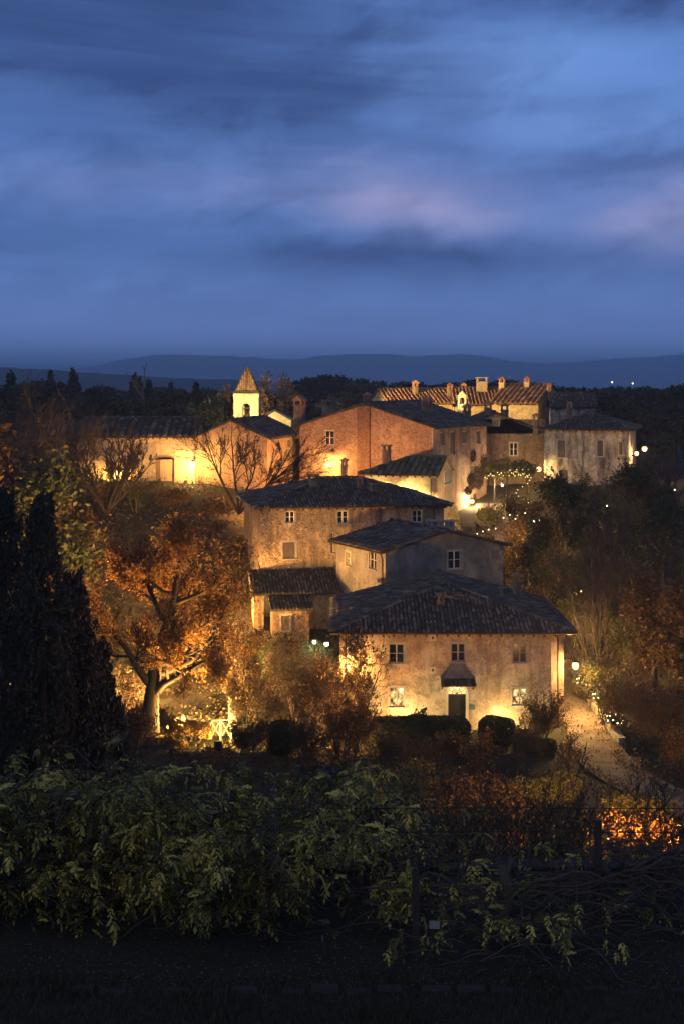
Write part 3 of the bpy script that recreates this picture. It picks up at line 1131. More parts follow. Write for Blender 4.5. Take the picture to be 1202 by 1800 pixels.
a, b = f1.hit(787, 1284, 1, 0), f1.hit(818, 1206, 1, 0)
dw, dcx, dz0, dz1 = b.x - a.x, (a.x + b.x) / 2, a.z, b.z
rr = dw / 2
zs = dz1 - rr
mb = MB()                                        # plaster spandrels that close the arch
for sx in (-1, 1):
    prev = None
    for i in range(9):
        w_ = math.pi / 2 * i / 8
        q = (dcx + sx * rr * math.cos(w_), zs + rr * math.sin(w_))
        if prev:
            mb.poly([(prev[0], 0.0, prev[1]), (q[0], 0.0, q[1]), (q[0], 0.0, dz1), (prev[0], 0.0, dz1)][::sx])
            mb.poly([(prev[0], 0.0, prev[1]), (prev[0], 0.26, prev[1]), (q[0], 0.26, q[1]), (q[0], 0.0, q[1])][::sx])
        prev = q
mb.build('arch', P_FRONT, H1)
mb = MB()                                        # raised pale band round the door
ring = [(dcx - rr, dz0), *[(dcx - rr * math.cos(math.pi * i / 14), zs + rr * math.sin(math.pi * i / 14)) for i in range(15)], (dcx + rr, dz0)]
ring2 = [(dcx - rr - 0.16, dz0), *[(dcx - (rr + 0.16) * math.cos(math.pi * i / 14), zs + (rr + 0.16) * math.sin(math.pi * i / 14)) for i in range(15)], (dcx + rr + 0.16, dz0)]
for i in range(len(ring) - 1):
    mb.poly([(ring[i][0], -0.03, ring[i][1]), (ring[i + 1][0], -0.03, ring[i + 1][1]), (ring2[i + 1][0], -0.03, ring2[i + 1][1]), (ring2[i][0], -0.03, ring2[i][1])])
    mb.poly([(ring2[i][0], -0.03, ring2[i][1]), (ring2[i + 1][0], -0.03, ring2[i + 1][1]), (ring2[i + 1][0], -0.002, ring2[i + 1][1]), (ring2[i][0], -0.002, ring2[i][1])])
mb.build('door_surround', simple('surround', (0.40, 0.34, 0.22), 0.85), H1)
dm = MB()
for i in range(6):
    x0 = dcx - rr + i * dw / 6
    dm.box(x0 + 0.008, x0 + dw / 6 - 0.008, 0.15, 0.2, dz0 + 0.02, zs - 0.06)
dm.box(dcx - rr, dcx + rr, 0.2, 0.24, dz0 + 0.02, zs - 0.02)
dr = dm.build('door', simple('door_wood', (0.016, 0.011, 0.009), 0.6, scale=9), H1)
MB().sphere((dcx + 0.34, 0.12, dz0 + 1.05), 0.05, 8, 5).build('handle', M_BRONZE, dr)
MB().box(dcx - rr, dcx + rr, 0.10, 0.2, zs - 0.058, zs + 0.02).build('transom', M_WOOD, dr)
fan = MB()
fan.poly([(dcx + rr * math.cos(math.pi * i / 12), 0.19, zs + 0.02 + (rr - 0.02) * math.sin(math.pi * i / 12)) for i in range(13)])
fl = fan.build('fanlight', glow('fanlight_glow', (1.0, 0.62, 0.22), 1.1), H1)
ib = MB()
for i in (2, 4, 6, 8, 10):
    w_ = math.pi * i / 12
    ib.tube([(dcx, 0.16, zs + 0.03), (dcx + rr * math.cos(w_), 0.16, zs + rr * math.sin(w_))], 0.014, 4)
ib.tube([(dcx + 0.27 * math.cos(math.pi * i / 10), 0.16, zs + 0.02 + 0.27 * math.sin(math.pi * i / 10)) for i in range(11)], 0.014, 4)
ib.build('grille', M_IRON, fl)
MB().box(dcx - 0.9, dcx + 0.9, -0.5, 0.24, dz0 - 0.3, dz0 + 0.015).build('doorstep', M_STONE, H1)
# concave plaster hood and tiled canopy over the door
ct, cb = f1.hit(805, 1166, 1, 0).z, f1.hit(805, 1192, 1, -0.6).z
cx = f1.hit(804.5, 1180, 1, -0.4).x
mb = MB()
prevr = None
for i in range(7):
    k = i / 6
    z = ct + (cb - ct) * k
    hw = 0.46 + 0.46 * k ** 1.7
    dp = 0.06 + 0.60 * k ** 1.8
    r_ = [(cx - hw, 0, z), (cx - hw * 0.96, -dp, z), (cx + hw * 0.96, -dp, z), (cx + hw, 0, z)]
    if prevr:
        for j in range(3):
            mb.poly([prevr[j], prevr[j + 1], r_[j + 1], r_[j]])
    prevr = r_
mb.poly(prevr)
mb.build('hood', P_GREY, H1)
cz = cb - 0.02
can = MB()
can.poly([(cx - 1.02, -0.92, cz - 0.34), (cx + 1.02, -0.92, cz - 0.34), (cx + 1.0, 0, cz - 0.0), (cx - 1.0, 0, cz - 0.0)])
can.box(cx - 1.0, cx + 1.0, -0.90, -0.82, cz - 0.42, cz - 0.35)
for sx in (-0.9, 0.9):
    can.tube([(cx + sx, -0.02, cz - 0.75), (cx + sx, -0.8, cz - 0.38)], 0.04, 5)
canopy = can.build('canopy', M_WOOD, H1)
rg = np.random.default_rng(5)
for i in range(8):
    tl_ = Tiles()
    s_ = np.array([0, -0.92, -0.34]); s_ /= np.linalg.norm(s_)
    tl_.row(np.array([cx - 0.9 + i * 1.8 / 7, -0.0, cz + 0.01]), np.array([1.0, 0, 0]), s_, np.array([0, s_[2] * -1 * 0 + 0.34, 0.92]) / 0.981, 0.05, 1.05, 0.115, 0.1, 0.5, rg)
    link('tile', tl_.mesh('tile', M_TILE), canopy)
for (px, py) in ((760, 1121), (760, 1178)):
    p = f1.hit(px, py, 1, 0)
    v = MB().box(-0.2, 0.2, -0.035, -0.003, -0.2, 0.2).build('vent', simple('vent_plaster', (0.42, 0.35, 0.26), 0.9), H1, loc=p)
    MB().box(-0.06, 0.06, -0.04, -0.036, -0.07, 0.07).build('vent_hole', M_IRON, v)
p = f1.hit(829, 1243, 1, 0)
MB().box(-0.17, 0.17, -0.05, -0.004, -0.14, 0.14).build('plaque', simple('plaque', (0.06, 0.09, 0.06), 0.5), H1, loc=p)
downpipe(H1, 12.72, 0.12, 0.0, 5.6)
downpipe(H1, 0.35, -0.08, 0.0, 5.6)
# raised wedge of roof on the front slope, with its pale side
rw = lambda px, py, Y: tuple(f1.loc(W(px, py, Y)))
a0, a1 = f1.loc(W(768, 1062, 87.2)), f1.loc(W(848, 1058, 87.2))
wz0 = a0.z - 0.5
mb = MB()
tl0, tr0 = f1.loc(W(768, 1040, 87.2)), f1.loc(W(850, 1058, 87.2))
mb.poly([(a0.x, a0.y, wz0), (a1.x, a1.y, wz0), (tr0.x, tr0.y, tr0.z), (tl0.x, tl0.y, tl0.z)])
mb.poly([(a0.x, a0.y + 5, wz0), (a0.x, a0.y, wz0), (tl0.x, tl0.y, tl0.z), (tl0.x, tl0.y + 5, tl0.z)])
mb.build('roof_gable', P_PALE, H1)
lay_roof(H1, [[(tr0.x + 0.25, tr0.y + 6, tr0.z - 0.02), (tr0.x + 0.25, tr0.y - 0.15, tr0.z - 0.02), (tl0.x - 0.12, tl0.y - 0.15, tl0.z + 0.08), (tl0.x - 0.12, tl0.y + 6, tl0.z + 0.08)]], M_TILE, seed=31)
put_chimneys(H1, f1, [(774, 1075, 1042, 86.4, 0.42, 1), (886, 1062, 1032, 90, 0.55, 1), (908, 1044, 1004, 93, 0.5, 0), (716, 1062, 1046, 89.5, 0.4, 2)])

# --- grey gabled house behind it
H2, f2 = house('gabled_house', 'grey plastered house with low gable and white window above the front farmhouse roof', 'house', (2.918, 96, 10.8), R(26), 9.35, 7.6, 7.75, 0.24, 'y', (False, False), P_GREY,
               ops=[('front', (787, 968, 810, 1000), 'casement', dict(bars=1)), ('left', (608, 970, 616, 994), 'casement', dict(bars=1)), ('left', (648, 969, 661, 1000), 'casement', dict(bars=1))],
               gutters=('left', 'right'), seed=12, verge=0.3, oh=0.5)
downpipe(H2, -0.08, 0.35, 0.5, 7.4)
put_chimneys(H2, f2, [(760, 938, 914, 101, 0.62, 1, M_STONE), (790, 938, 914, 101, 0.55, 1, M_STONE)])

# --- middle house
H3, f3 = house('stone_house', 'long stone house with patchy plaster and three small white windows under a hipped roof', 'house', (-5.95, 104, 12.4), R(10), 13.77, 11.0, 8.5, 0.28, 'x', (True, True), P_MID,
               ops=[('front', (502, 899, 518, 919), 'casement', dict(bars=1)), ('front', (593, 898, 611, 920), 'casement', dict(bars=1)), ('front', (724, 897, 741, 918), 'casement', dict(bars=1)),
                    ('front', (497, 952, 520, 982), 'shutter'), ('front', (581, 936, 586, 972), 'shutter')],
               gutters=('front', 'left'), seed=13)
for px in (659, 762):
    q = f3.hit(px, 900, 1, 0)
    downpipe(H3, q.x, -0.08, 1.0, 8.2)
put_chimneys(H3, f3, [(551, 858, 834, 108.6, 0.7, 1), (632, 858, 836, 108.6, 0.45, 2), (655, 868, 850, 108, 0.5, 1)])

# --- annex and porch below the middle house
fA = Frame((-6.2, 100.6, 12.2), R(7))
AN = empty('annex', fA.O, fA.rz, 'low lean-to annex with a tile roof and yellow lit doorway at its left end', 'outbuilding')
oa, ob = fA.hit(464, 1046, 1, 0), fA.hit(480, 1106, 1, 0)
mb = MB()
wall_panel(mb, (0, 0, 0), (1, 0, 0), (0, -1, 0), 5.9, -2, 2.9, [(oa.x, ob.x, 0.0, oa.z)], 0.3)
wall_panel(mb, (5.9, 0, 0), (0, 1, 0), (1, 0, 0), 3.3, -2, 2.9, [])
wall_panel(mb, (0, 0, 0), (0, 1, 0), (-1, 0, 0), 3.3, -2, 2.9, [])
mb.poly([(5.9, 0, 2.9), (5.9, 3.3, 2.9), (5.9, 3.3, 3.8)]); mb.poly([(0, 3.3, 2.9), (0, 0, 2.9), (0, 3.3, 3.8)])
mb.build('wall', P_MID, AN)
lay_roof(AN, [[(-0.3, -0.5, 2.82), (6.1, -0.5, 2.82), (6.1, 3.5, 4.0), (-0.3, 3.5, 4.0)]], M_TILE, seed=41)
mb = MB()
mb.poly([(0.1, 2.4, -0.2), (3.0, 2.4, -0.2), (3.0, 2.4, 2.8), (0.1, 2.4, 2.8)]); mb.poly([(2.4, 0.3, -0.2), (2.4, 2.4, -0.2), (2.4, 2.4, 2.8), (2.4, 0.3, 2.8)])
mb.poly([(0.02, 0.3, 0.0), (2.4, 0.3, 0.0), (2.4, 2.4, 0.0), (0.02, 2.4, 0.0)])
mb.build('inner_wall', P_YEL, AN)
pl = fA.M @ Vector((1.5, 1.3, 2.3))
root = empty('ceiling_lamp', pl, 0, 'small lamp burning inside the lean-to doorway', 'lamp')
lamp_bulb(root, (0, 0, 0), 0.1, WARM, 0.08)
MB().tube([(0, 0, 0.08), (0, 0, 0.5)], 0.015, 5).build('cord', M_IRON, root)
fB = Frame((T(481) * 98.4, 98.4, 11.8), R(8))
SH = empty('porch', fB.O, fB.rz, 'small tiled porch standing against the lean-to annex', 'porch')
mb = MB()
wall_panel(mb, (0, 0, 0), (1, 0, 0), (0, -1, 0), 2.5, -2, 2.5, [(0.55, 1.15, 0.9, 2.0)], 0.25)
wall_panel(mb, (2.5, 0, 0), (0, 1, 0), (1, 0, 0), 2.3, -2, 2.5, [])
wall_panel(mb, (0, 0, 0), (0, 1, 0), (-1, 0, 0), 2.3, -2, 2.5, [])
mb.build('wall', P_DARK, SH)
window(SH, (0.85, 0, 0.9), 0, 0.6, 1.1, 'shutter')
lay_roof(SH, [[(-0.3, -0.4, 2.45), (2.8, -0.4, 2.45), (2.8, 2.5, 3.15), (-0.3, 2.5, 3.15)]], M_TILE, seed=42)

# --- small yellow lit house between
H4, f4 = house('cottage', 'small cottage with yellow lit wall and ribbed tile roof under the brick gable', 'house', (1.87, 119.5, 14.6), R(-14), 6.2, 7.0, 7.75, 0.33, 'x', (True, False), P_YEL,
               ops=[('right', (780, 828, 792, 849), 'shutter')], pitch=0.5, rows=True, tl=0.6, seed=14, oh=0.45, tile=tile_mat('tile_mossy', (0.06, 0.05, 0.03), (0.15, 0.12, 0.06), (0.26, 0.22, 0.11)))
q = f4.hit(757, 850, 1, 0)
downpipe(H4, q.x, -0.08, 2.0, 7.4, 0.06)
put_chimneys(H4, f4, [(605, 826, 803, 120, 0.45, 0), (679, 801, 782, 121, 0.62, 1)])

# --- brick gable with the tall pink flank
H5, f5 = house('gabled_house', 'large brick gabled house lit orange, with a tall pink plastered flank on the right', 'house', (-3.91, 132.3, 16.0), R(-28), 13.5, 12.4, 9.95, 0.30, 'y', (False, False), P_BRICK,
               ops=[('front', (571, 757, 587, 782), 'casement', dict(bars=1)),
                    ('right', (772, 760, 779, 783), 'shutter'), ('right', (790, 759, 798, 799), 'shutter'), ('right', (811, 758, 819, 780), 'shutter'), ('right', (836, 757, 843, 780), 'shutter'),
                    ('right', (814, 879, 820, 890), 'shutter'), ('right', (830, 868, 839, 908), 'door'), ('right', (826, 818, 834, 846), 'shutter')],
               gutters=('right', 'left'), seed=15, verge=0.25, oh=0.5)
# pink skin of the flank: plaster coat a hand proud of the rubble
mb = MB()
opsr = []
for (x0, y0, x1, y1) in ((772, 760, 779, 783), (790, 759, 798, 799), (811, 758, 819, 780), (836, 757, 843, 780), (814, 879, 820, 890), (830, 868, 839, 908), (826, 818, 834, 846)):
    l, r_ = f5.hit(x0, (y0 + y1) / 2, 0, 13.5), f5.hit(x1, (y0 + y1) / 2, 0, 13.5)
    opsr.append((l.y, r_.y, f5.hit((x0 + x1) / 2, y1, 0, 13.5).z, f5.hit((x0 + x1) / 2, y0, 0, 13.5).z))
wall_panel(mb, (13.54, -0.04, 0), (0, 1, 0), (1, 0, 0), 12.44, -2.5, 9.85, [(a + 0.04, b + 0.04, c_, d_) for a, b, c_, d_ in opsr], 0.05)
mb.poly([(13.4, -0.04, -2.5), (13.54, -0.04, -2.5), (13.54, -0.04, 9.85), (13.4, -0.04, 9.85)])
mb.build('plaster_coat', P_PINK, H5)
# chimney breast standing proud on the gable
l, r_ = f5.hit(627, 760, 1, -0.18), f5.hit(649, 760, 1, -0.18)
ht = lambda x: 9.95 + 0.30 * min(x, 13.5 - x) - 0.06
mb = MB()
x0, x1 = l.x, r_.x
mb.poly([(x0, -0.2, 0), (x1, -0.2, 0), (x1, -0.2, ht(x1)), (x0, -0.2, ht(x0))])
mb.poly([(x0, -0.003, 0), (x0, -0.2, 0), (x0, -0.2, ht(x0)), (x0, -0.003, ht(x0))]); mb.poly([(x1, -0.2, 0), (x1, -0.003, 0), (x1, -0.003, ht(x1)), (x1, -0.2, ht(x1))])
mb.build('chimney_breast', plaster('brick_smoked', (0.22, 0.135, 0.09), (0.16, 0.095, 0.062), (0.07, 0.042, 0.03), stone=(0.15, 0.085, 0.055), patch=0.45, seed=5.2, stone_scale=4.2), H5)
put_chimneys(H5, f5, [(527, 752, 698, 133.5, 0.85, 0), (578, 726, 703, 139, 1.15, 1, M_CHIM, 0.7), (592, 724, 706, 139.5, 0.5, 0), (645, 710, 688, 133, 0.6, 2),
                      (750, 726, 698, 133.5, 0.8, 2), (820, 735, 710, 137, 0.6, 0)])

# --- church with lit gable, and the hall beside it
H7, f7 = house('church', 'plain church front with a low gable lit amber behind the bare tree', 'church', (-12.95, 125.4, 20.0), R(-12), 6.6, 12.0, 5.1, 0.44, 'y', (False, False),
               plaster('church_rubble', (0.40, 0.28, 0.17), (0.30, 0.19, 0.11), (0.14, 0.085, 0.05), stone=(0.25, 0.16, 0.1), patch=0.52, seed=1.9, stone_scale=4),
               ops=[('right', (505, 772, 512, 788), 'shutter')], oh=0.35, verge=0.12, seed=17, gutters=())
H8, f8 = house('hall', 'long yellow plastered hall lit by a lantern, with arched doorway and tile roof', 'hall', (-23.2, 125, 20.3), 0, 10.3, 9.0, 4.95, 0.30, 'x', (False, False), P_HALL,
               ops=[('front', (222, 796, 243, 816), 'shutter'), ('front', (274, 803, 307, 858), 'open')], pitch=0.62, rows=True, tl=0.5, seed=18, oh=0.45, gutters=())
a, b = f8.hit(274, 858, 1, 0), f8.hit(307, 803, 1, 0)
mb = MB()
for i in range(7):
    x0 = a.x + 0.4 + i * (b.x - a.x - 0.4) / 7
    mb.box(x0 + 0.006, x0 + (b.x - a.x - 0.4) / 7 - 0.006, 0.16, 0.22, a.z, b.z - 0.25)
dr = mb.build('door', simple('ochre_door', (0.40, 0.29, 0.17), 0.7), H8)
MB().sphere((b.x - 0.2, 0.13, a.z + 1.1), 0.05, 8, 5).build('handle', M_IRON, dr)
mb = MB()
mb.box(a.x, a.x + 0.39, 0.08, 0.26, a.z, b.z - 0.25)
mb.build('door_jamb', simple('dark_ochre', (0.17, 0.115, 0.07), 0.8), H8)  # left jamb of the niche, darker ochre than the door
mb = MB()
cxx, rw_ = (a.x + b.x) / 2, (b.x - a.x) / 2
prev = None
for i in range(11):
    w_ = math.pi * i / 10
    q = (cxx - rw_ * math.cos(w_), b.z - 0.25 + 0.25 * math.sin(w_))
    if prev:
        mb.poly([(prev[0], -0.06, prev[1]), (q[0], -0.06, q[1]), (q[0], -0.06, q[1] + 0.14), (prev[0], -0.06, prev[1] + 0.14)])
        mb.poly([(prev[0], -0.06, prev[1]), (prev[0], 0.26, prev[1]), (q[0], 0.26, q[1]), (q[0], -0.06, q[1])])
        mb.poly([(prev[0], 0.0, prev[1] + 0.14), (prev[0], -0.06, prev[1] + 0.14), (q[0], -0.06, q[1] + 0.14), (q[0], 0.0, q[1] + 0.14)])
        mb.poly([(prev[0], 0.1, prev[1]), (q[0], 0.1, q[1]), (q[0], 0.1, b.z), (prev[0], 0.1, b.z)])
    prev = q
mb.build('door_arch', simple('arch_brick', (0.20, 0.12, 0.07), 0.9), H8)
H8b, f8b = house('barn', 'unlit barn continuing the hall to the left behind bare trees', 'barn', (-29.5, 125.6, 20.3), 0, 6.2, 8.4, 4.7, 0.30, 'x', (False, False), P_DARK, seed=19, gutters=(), oh=0.4)
H14, f14 = house('chapel', 'small lit chapel gable to the right of the belfry', 'chapel', (T(456) * 150, 150, 19.5), 0, 3.35, 6.0, 6.45, 0.56, 'y', (False, False), P_TOWER, oh=0.15, verge=0.08, seed=20, gutters=())

# --- belfry
fT = Frame((T(411) * 148, 148, 19.0), R(-3))
BT = empty('bell_tower', fT.O, fT.rz, 'floodlit square belfry with open arch and pointed tile spire', 'bell tower')
tw, th = 2.62, ZP(692, 148) - 19.0
a, b = fT.hit(426, 734, 1, 0), fT.hit(440, 709, 1, 0)
mb = MB()
for (p0, xd, nd) in (((0, 0, 0), (1, 0, 0), (0, -1, 0)), ((tw, 0, 0), (0, 1, 0), (1, 0, 0)), ((tw, tw, 0), (-1, 0, 0), (0, 1, 0)), ((0, tw, 0), (0, -1, 0), (-1, 0, 0))):
    u0, u1 = (a.x, b.x)
    wall_panel(mb, p0, xd, nd, tw, -1.5, th, [(u0, u1, a.z, b.z)], 0.42)
    p0, xd, nd = Vector(p0), Vector(xd), Vector(nd)
    rr = (u1 - u0) / 2
    cxx = (u0 + u1) / 2
    for sx in (-1, 1):
        prev = None
        for i in range(7):
            w_ = math.pi / 2 * i / 6
            q = (cxx + sx * rr * math.cos(w_), b.z - rr + rr * math.sin(w_))
            if prev:
                A = lambda u, z, d=0.0: p0 + xd * u - nd * d + Vector((0, 0, z))
                mb.poly([A(*prev), A(*q), A(q[0], b.z), A(prev[0], b.z)])
                mb.poly([A(*prev), A(*prev, 0.42), A(*q, 0.42), A(*q)])
            prev = q
mb.build('wall', P_TOWER, BT)
MB().box(0.2, tw - 0.2, 0.2, tw - 0.2, a.z - 0.3, a.z - 0.05).build('bell_floor', M_STONE, BT)
mb = MB()
mb.box(-0.10, tw + 0.10, -0.10, tw + 0.10, th - 0.28, th - 0.16)
mb.build('string_course', P_TOWER, BT)
mb = MB()
mb.box(-0.16, tw + 0.16, -0.16, tw + 0.16, th + 0.002, th + 0.10)
mb.box(-0.02, tw + 0.02, -0.02, tw + 0.02, th + 0.101, th + 0.26)
mb.build('cornice', M_WOOD, BT)
zt = th + 0.27
cxx = tw / 2
sp = ZP(642, 149) - 19.0
hb = 1.12
cs = [(cxx - hb, cxx - hb, zt), (cxx + hb, cxx - hb, zt), (cxx + hb, cxx + hb, zt), (cxx - hb, cxx + hb, zt)]
ap = (cxx, cxx, sp)
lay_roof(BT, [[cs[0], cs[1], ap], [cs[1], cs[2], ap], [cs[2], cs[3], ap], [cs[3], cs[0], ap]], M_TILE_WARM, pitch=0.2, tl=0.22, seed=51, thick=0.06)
bell = empty('bell', fT.M @ Vector((cxx, cxx * 0.75, a.z + 0.1)), 0, 'bronze bell hanging in the belfry arch', 'bell')
MB().lathe([(0.34, 0.02), (0.30, 0.10), (0.22, 0.35), (0.19, 0.6), (0.12, 0.74), (0.03, 0.78)], 14).build('bell_body', M_BRONZE, bell, smooth=True)
MB().box(-0.5, 0.5, -0.07, 0.07, 0.79, 0.93).build('yoke', M_WOOD, bell)
MB().tube([(0, 0, 0.5), (0, 0, 0.0)], 0.03, 6).build('clapper', M_IRON, bell)

# --- pale house on the right, dark gable beside it
H9, f9 = house('pale_house', 'pale house with stained plaster and a dark door at the right end of the village', 'house', (19.3, 136.2, 19.6), R(-16), 8.0, 8.8, 5.95, 0.33, 'x', (True, True), P_PALE,
               ops=[('front', (979, 773, 993, 804), 'shutter'), ('front', (1048, 773, 1060, 803), 'shutter'), ('front', (1086, 776, 1094, 800), 'shutter'), ('front', (982, 826, 997, 858), 'door')],
               gutters=('front', 'right'), seed=21, oh=0.5)
downpipe(H9, 7.9, -0.08, 0, 5.6)
put_chimneys(H9, f9, [(941, 748, 725, 139, 0.5, 0), (1000, 722, 704, 140.5, 0.5, 2)])
H10, f10 = house('gabled_house', 'unlit brown stone gable between the pink flank and the pale house', 'house', (10.3, 141, 18.6), 0, 9.8, 9.0, 6.2, 0.42, 'y', (False, False), P_DARK,
                 ops=[('front', (895, 778, 909, 801), 'casement', dict(bars=1)), ('front', (866, 737, 876, 748), 'shutter')], seed=22, gutters=(), oh=0.4, verge=0.2)
put_chimneys(H10, f10, [(857, 724, 704, 143, 0.7, 0), (886, 726, 708, 146, 0.7, 0)])

# --- golden lit roofs at the back
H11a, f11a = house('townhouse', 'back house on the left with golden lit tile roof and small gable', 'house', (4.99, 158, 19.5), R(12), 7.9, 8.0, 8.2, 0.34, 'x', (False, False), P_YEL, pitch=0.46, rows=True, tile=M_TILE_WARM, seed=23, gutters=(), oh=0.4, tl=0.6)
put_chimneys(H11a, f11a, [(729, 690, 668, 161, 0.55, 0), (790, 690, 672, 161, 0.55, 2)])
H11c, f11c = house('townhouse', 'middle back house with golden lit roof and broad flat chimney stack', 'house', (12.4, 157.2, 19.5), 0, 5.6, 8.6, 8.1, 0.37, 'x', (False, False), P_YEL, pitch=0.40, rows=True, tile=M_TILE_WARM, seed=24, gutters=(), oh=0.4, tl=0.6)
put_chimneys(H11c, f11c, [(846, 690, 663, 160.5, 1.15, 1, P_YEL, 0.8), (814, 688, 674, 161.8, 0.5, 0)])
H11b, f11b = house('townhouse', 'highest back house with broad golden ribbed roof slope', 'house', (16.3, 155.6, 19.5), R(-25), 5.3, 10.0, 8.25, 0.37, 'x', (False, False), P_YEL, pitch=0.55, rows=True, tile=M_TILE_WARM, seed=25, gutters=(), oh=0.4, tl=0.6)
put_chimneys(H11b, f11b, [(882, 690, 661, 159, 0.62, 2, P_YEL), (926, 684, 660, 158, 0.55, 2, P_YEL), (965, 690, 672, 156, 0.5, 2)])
H12, f12 = house('townhouse', 'dark roofed house rising behind the pale house', 'house', (T(968) * 149, 149, 19.0), R(-6), 4.6, 7.0, 8.4, 0.36, 'x', (False, False), P_PALE, seed=26, gutters=(), oh=0.4)
# small lit shrine-shaped chimney on the ridge in front of the golden roofs
NC = Frame(W(811, 712, 146), 0)
DN = empty('bell_cote', NC.O, 0, 'little brightly lit open bell cote on the roof ridge before the golden roofs', 'bell cote')
mb = MB()
for x in (-0.42, 0.26):
    mb.box(x, x + 0.17, -0.2, 0.2, -2.2, 0.75)
mb.box(-0.42, 0.43, -0.2, 0.2, 0.751, 0.9)
mb.poly([(-0.52, -0.24, 0.9), (0.52, -0.24, 0.9), (0, -0.24, 1.5)]); mb.poly([(0.52, 0.24, 0.9), (-0.52, 0.24, 0.9), (0, 0.24, 1.5)])
mb.poly([(0.52, -0.24, 0.9), (0.52, 0.24, 0.9), (0, 0.24, 1.5), (0, -0.24, 1.5)]); mb.poly([(-0.52, 0.24, 0.9), (-0.52, -0.24, 0.9), (0, -0.24, 1.5), (0, 0.24, 1.5)])
mb.poly([(-0.52, -0.24, 0.9), (-0.52, 0.24, 0.9), (0.52, 0.24, 0.9), (0.52, -0.24, 0.9)])
mb.box(-0.25, 0.26, -0.12, 0.12, -2.2, 0.1)
mb.build('wall', P_TOWER, DN)

# ------------------------------------------------------------------ vegetation builders
def rot_about(v, axis, ang):
    c, s = np.cos(ang)[:, None], np.sin(ang)[:, None]
    return v * c + np.cross(axis, v) * s + axis * (np.sum(axis * v, 1)[:, None]) * (1 - c)


def norm(v):
    return v / np.maximum(np.linalg.norm(v, axis=-1, keepdims=True), 1e-9)


def skeleton(rng, H, r0, levels=4, kids=(9, 6, 5, 4), lens=(0.62, 0.5, 0.5, 0.5), spread=(50, 45, 45, 40), up=(0.02, 0.25, 0.12, 0.05), gnarl=0.16,
             first=0.28, stems=1, stem_spread=0.0, seg=6, trunk_len=0.8, rmin=0.014, droop=0.0):
    """list per level of (points (B,n,3), radii (B,n))"""
    out = []
    st = np.zeros((stems, 3))
    az = rng.uniform(0, 2 * np.pi, stems)
    tl = stem_spread * rng.uniform(0.5, 1.1, stems)
    d = np.stack([np.cos(az) * np.sin(tl), np.sin(az) * np.sin(tl), np.cos(tl)], -1)
    L = np.full(stems, H * trunk_len) * rng.uniform(0.8, 1.05, stems)
    r = np.full(stems, r0 / max(1, stems ** 0.5))
    for lv in range(levels + 1):
        B = len(st)
        n = seg if lv < 3 else 4
        P = np.empty((B, n, 3)); P[:, 0] = st
        D = norm(d)
        Ds = np.empty((B, n, 3)); Ds[:, 0] = D
        for i in range(1, n):
            P[:, i] = P[:, i - 1] + D * (L / (n - 1))[:, None]
            D = norm(D + rng.normal(0, gnarl, (B, 3)) + np.array([0, 0, up[min(lv, len(up) - 1)] - droop * (lv > 1)]))
            Ds[:, i] = D
        tp = np.linspace(1, 0.30 if lv else 0.35, n)
        Rd = np.maximum(r[:, None] * tp[None], rmin)
        out.append((P, Rd))
        if lv == levels: break
        k = kids[lv]
        f0 = first if lv == 0 else 0.2
        t = f0 + (1 - f0) * (np.arange(k)[None] + rng.uniform(0, 1, (B, k))) / k
        t[:, -1] = 1.0
        x = t * (n - 1)
        i0 = np.clip(x.astype(int), 0, n - 2); fr = (x - i0)[..., None]
        bi = np.arange(B)[:, None]
        S = P[bi, i0] * (1 - fr) + P[bi, i0 + 1] * fr
        DD = Ds[bi, i0]
        rr = (Rd[bi, i0] * (1 - fr[..., 0]) + Rd[bi, i0 + 1] * fr[..., 0])
        DDf = DD.reshape(-1, 3)
        rnd = rng.normal(0, 1, DDf.shape)
        ax = norm(np.cross(DDf, rnd))
        sp = np.radians(spread[lv]) * rng.uniform(0.55, 1.25, len(DDf))
        sp[(np.arange(len(sp)) % k) == k - 1] *= 0.3
        d = rot_about(DDf, ax, sp)
        st = S.reshape(-1, 3)
        L = (L[:, None] * lens[lv] * (1.15 - 0.55 * t) * rng.uniform(0.7, 1.2, (B, k))).ravel()
        r = np.maximum(rr.ravel() * 0.62, rmin)
    return out


def tubes_np(levels, sides):
    Vs, Qs, off = [], [], 0
    for (P, Rd), k in zip(levels, sides):
        B, n, _ = P.shape
        tan = norm(np.gradient(P, axis=1))
        ref = norm(np.array([0.31, 0.17, 0.11]) + np.zeros_like(tan))
        a = norm(np.cross(tan, ref)); b = np.cross(tan, a)
        w = np.arange(k) / k * 2 * np.pi
        ring = P[:, :, None] + Rd[:, :, None, None] * (a[:, :, None] * np.cos(w)[None, None, :, None] + b[:, :, None] * np.sin(w)[None, None, :, None])
        Vs.append(ring.reshape(-1, 3))
        i = np.arange(n - 1)[:, None]; j = np.arange(k)[None]
        q = np.stack([i * k + j, i * k + (j + 1) % k, (i + 1) * k + (j + 1) % k, (i + 1) * k + j], -1).reshape(-1, 4)
        Qs.append((off + (np.arange(B) * n * k)[:, None, None] + q[None]).reshape(-1, 4))
        off += B * n * k
    return np.concatenate(Vs), np.concatenate(Qs)


def leaves_np(rng, C, size, aspect=0.55, tone=(0.5, 0.25), updir=None):
    """one kinked leaf-shaped quad at every centre"""
    n = len(C)
    u = norm(rng.normal(0, 1, (n, 3)) + (0 if updir is None else np.array(updir)))
    v = norm(np.cross(u, rng.normal(0, 1, (n, 3))))
    s = size * rng.uniform(0.6, 1.3, n)[:, None]
    w = np.cross(u, v) * s * 0.12
    Vv = np.stack([C - u * s * 0.5, C + v * s * aspect * 0.5 + w, C + u * s * 0.5, C - v * s * aspect * 0.5 + w], 1).reshape(-1, 3)
    Q = np.arange(4 * n).reshape(n, 4)
    return Vv, Q, np.clip(rng.normal(tone[0], tone[1], n), 0, 1)


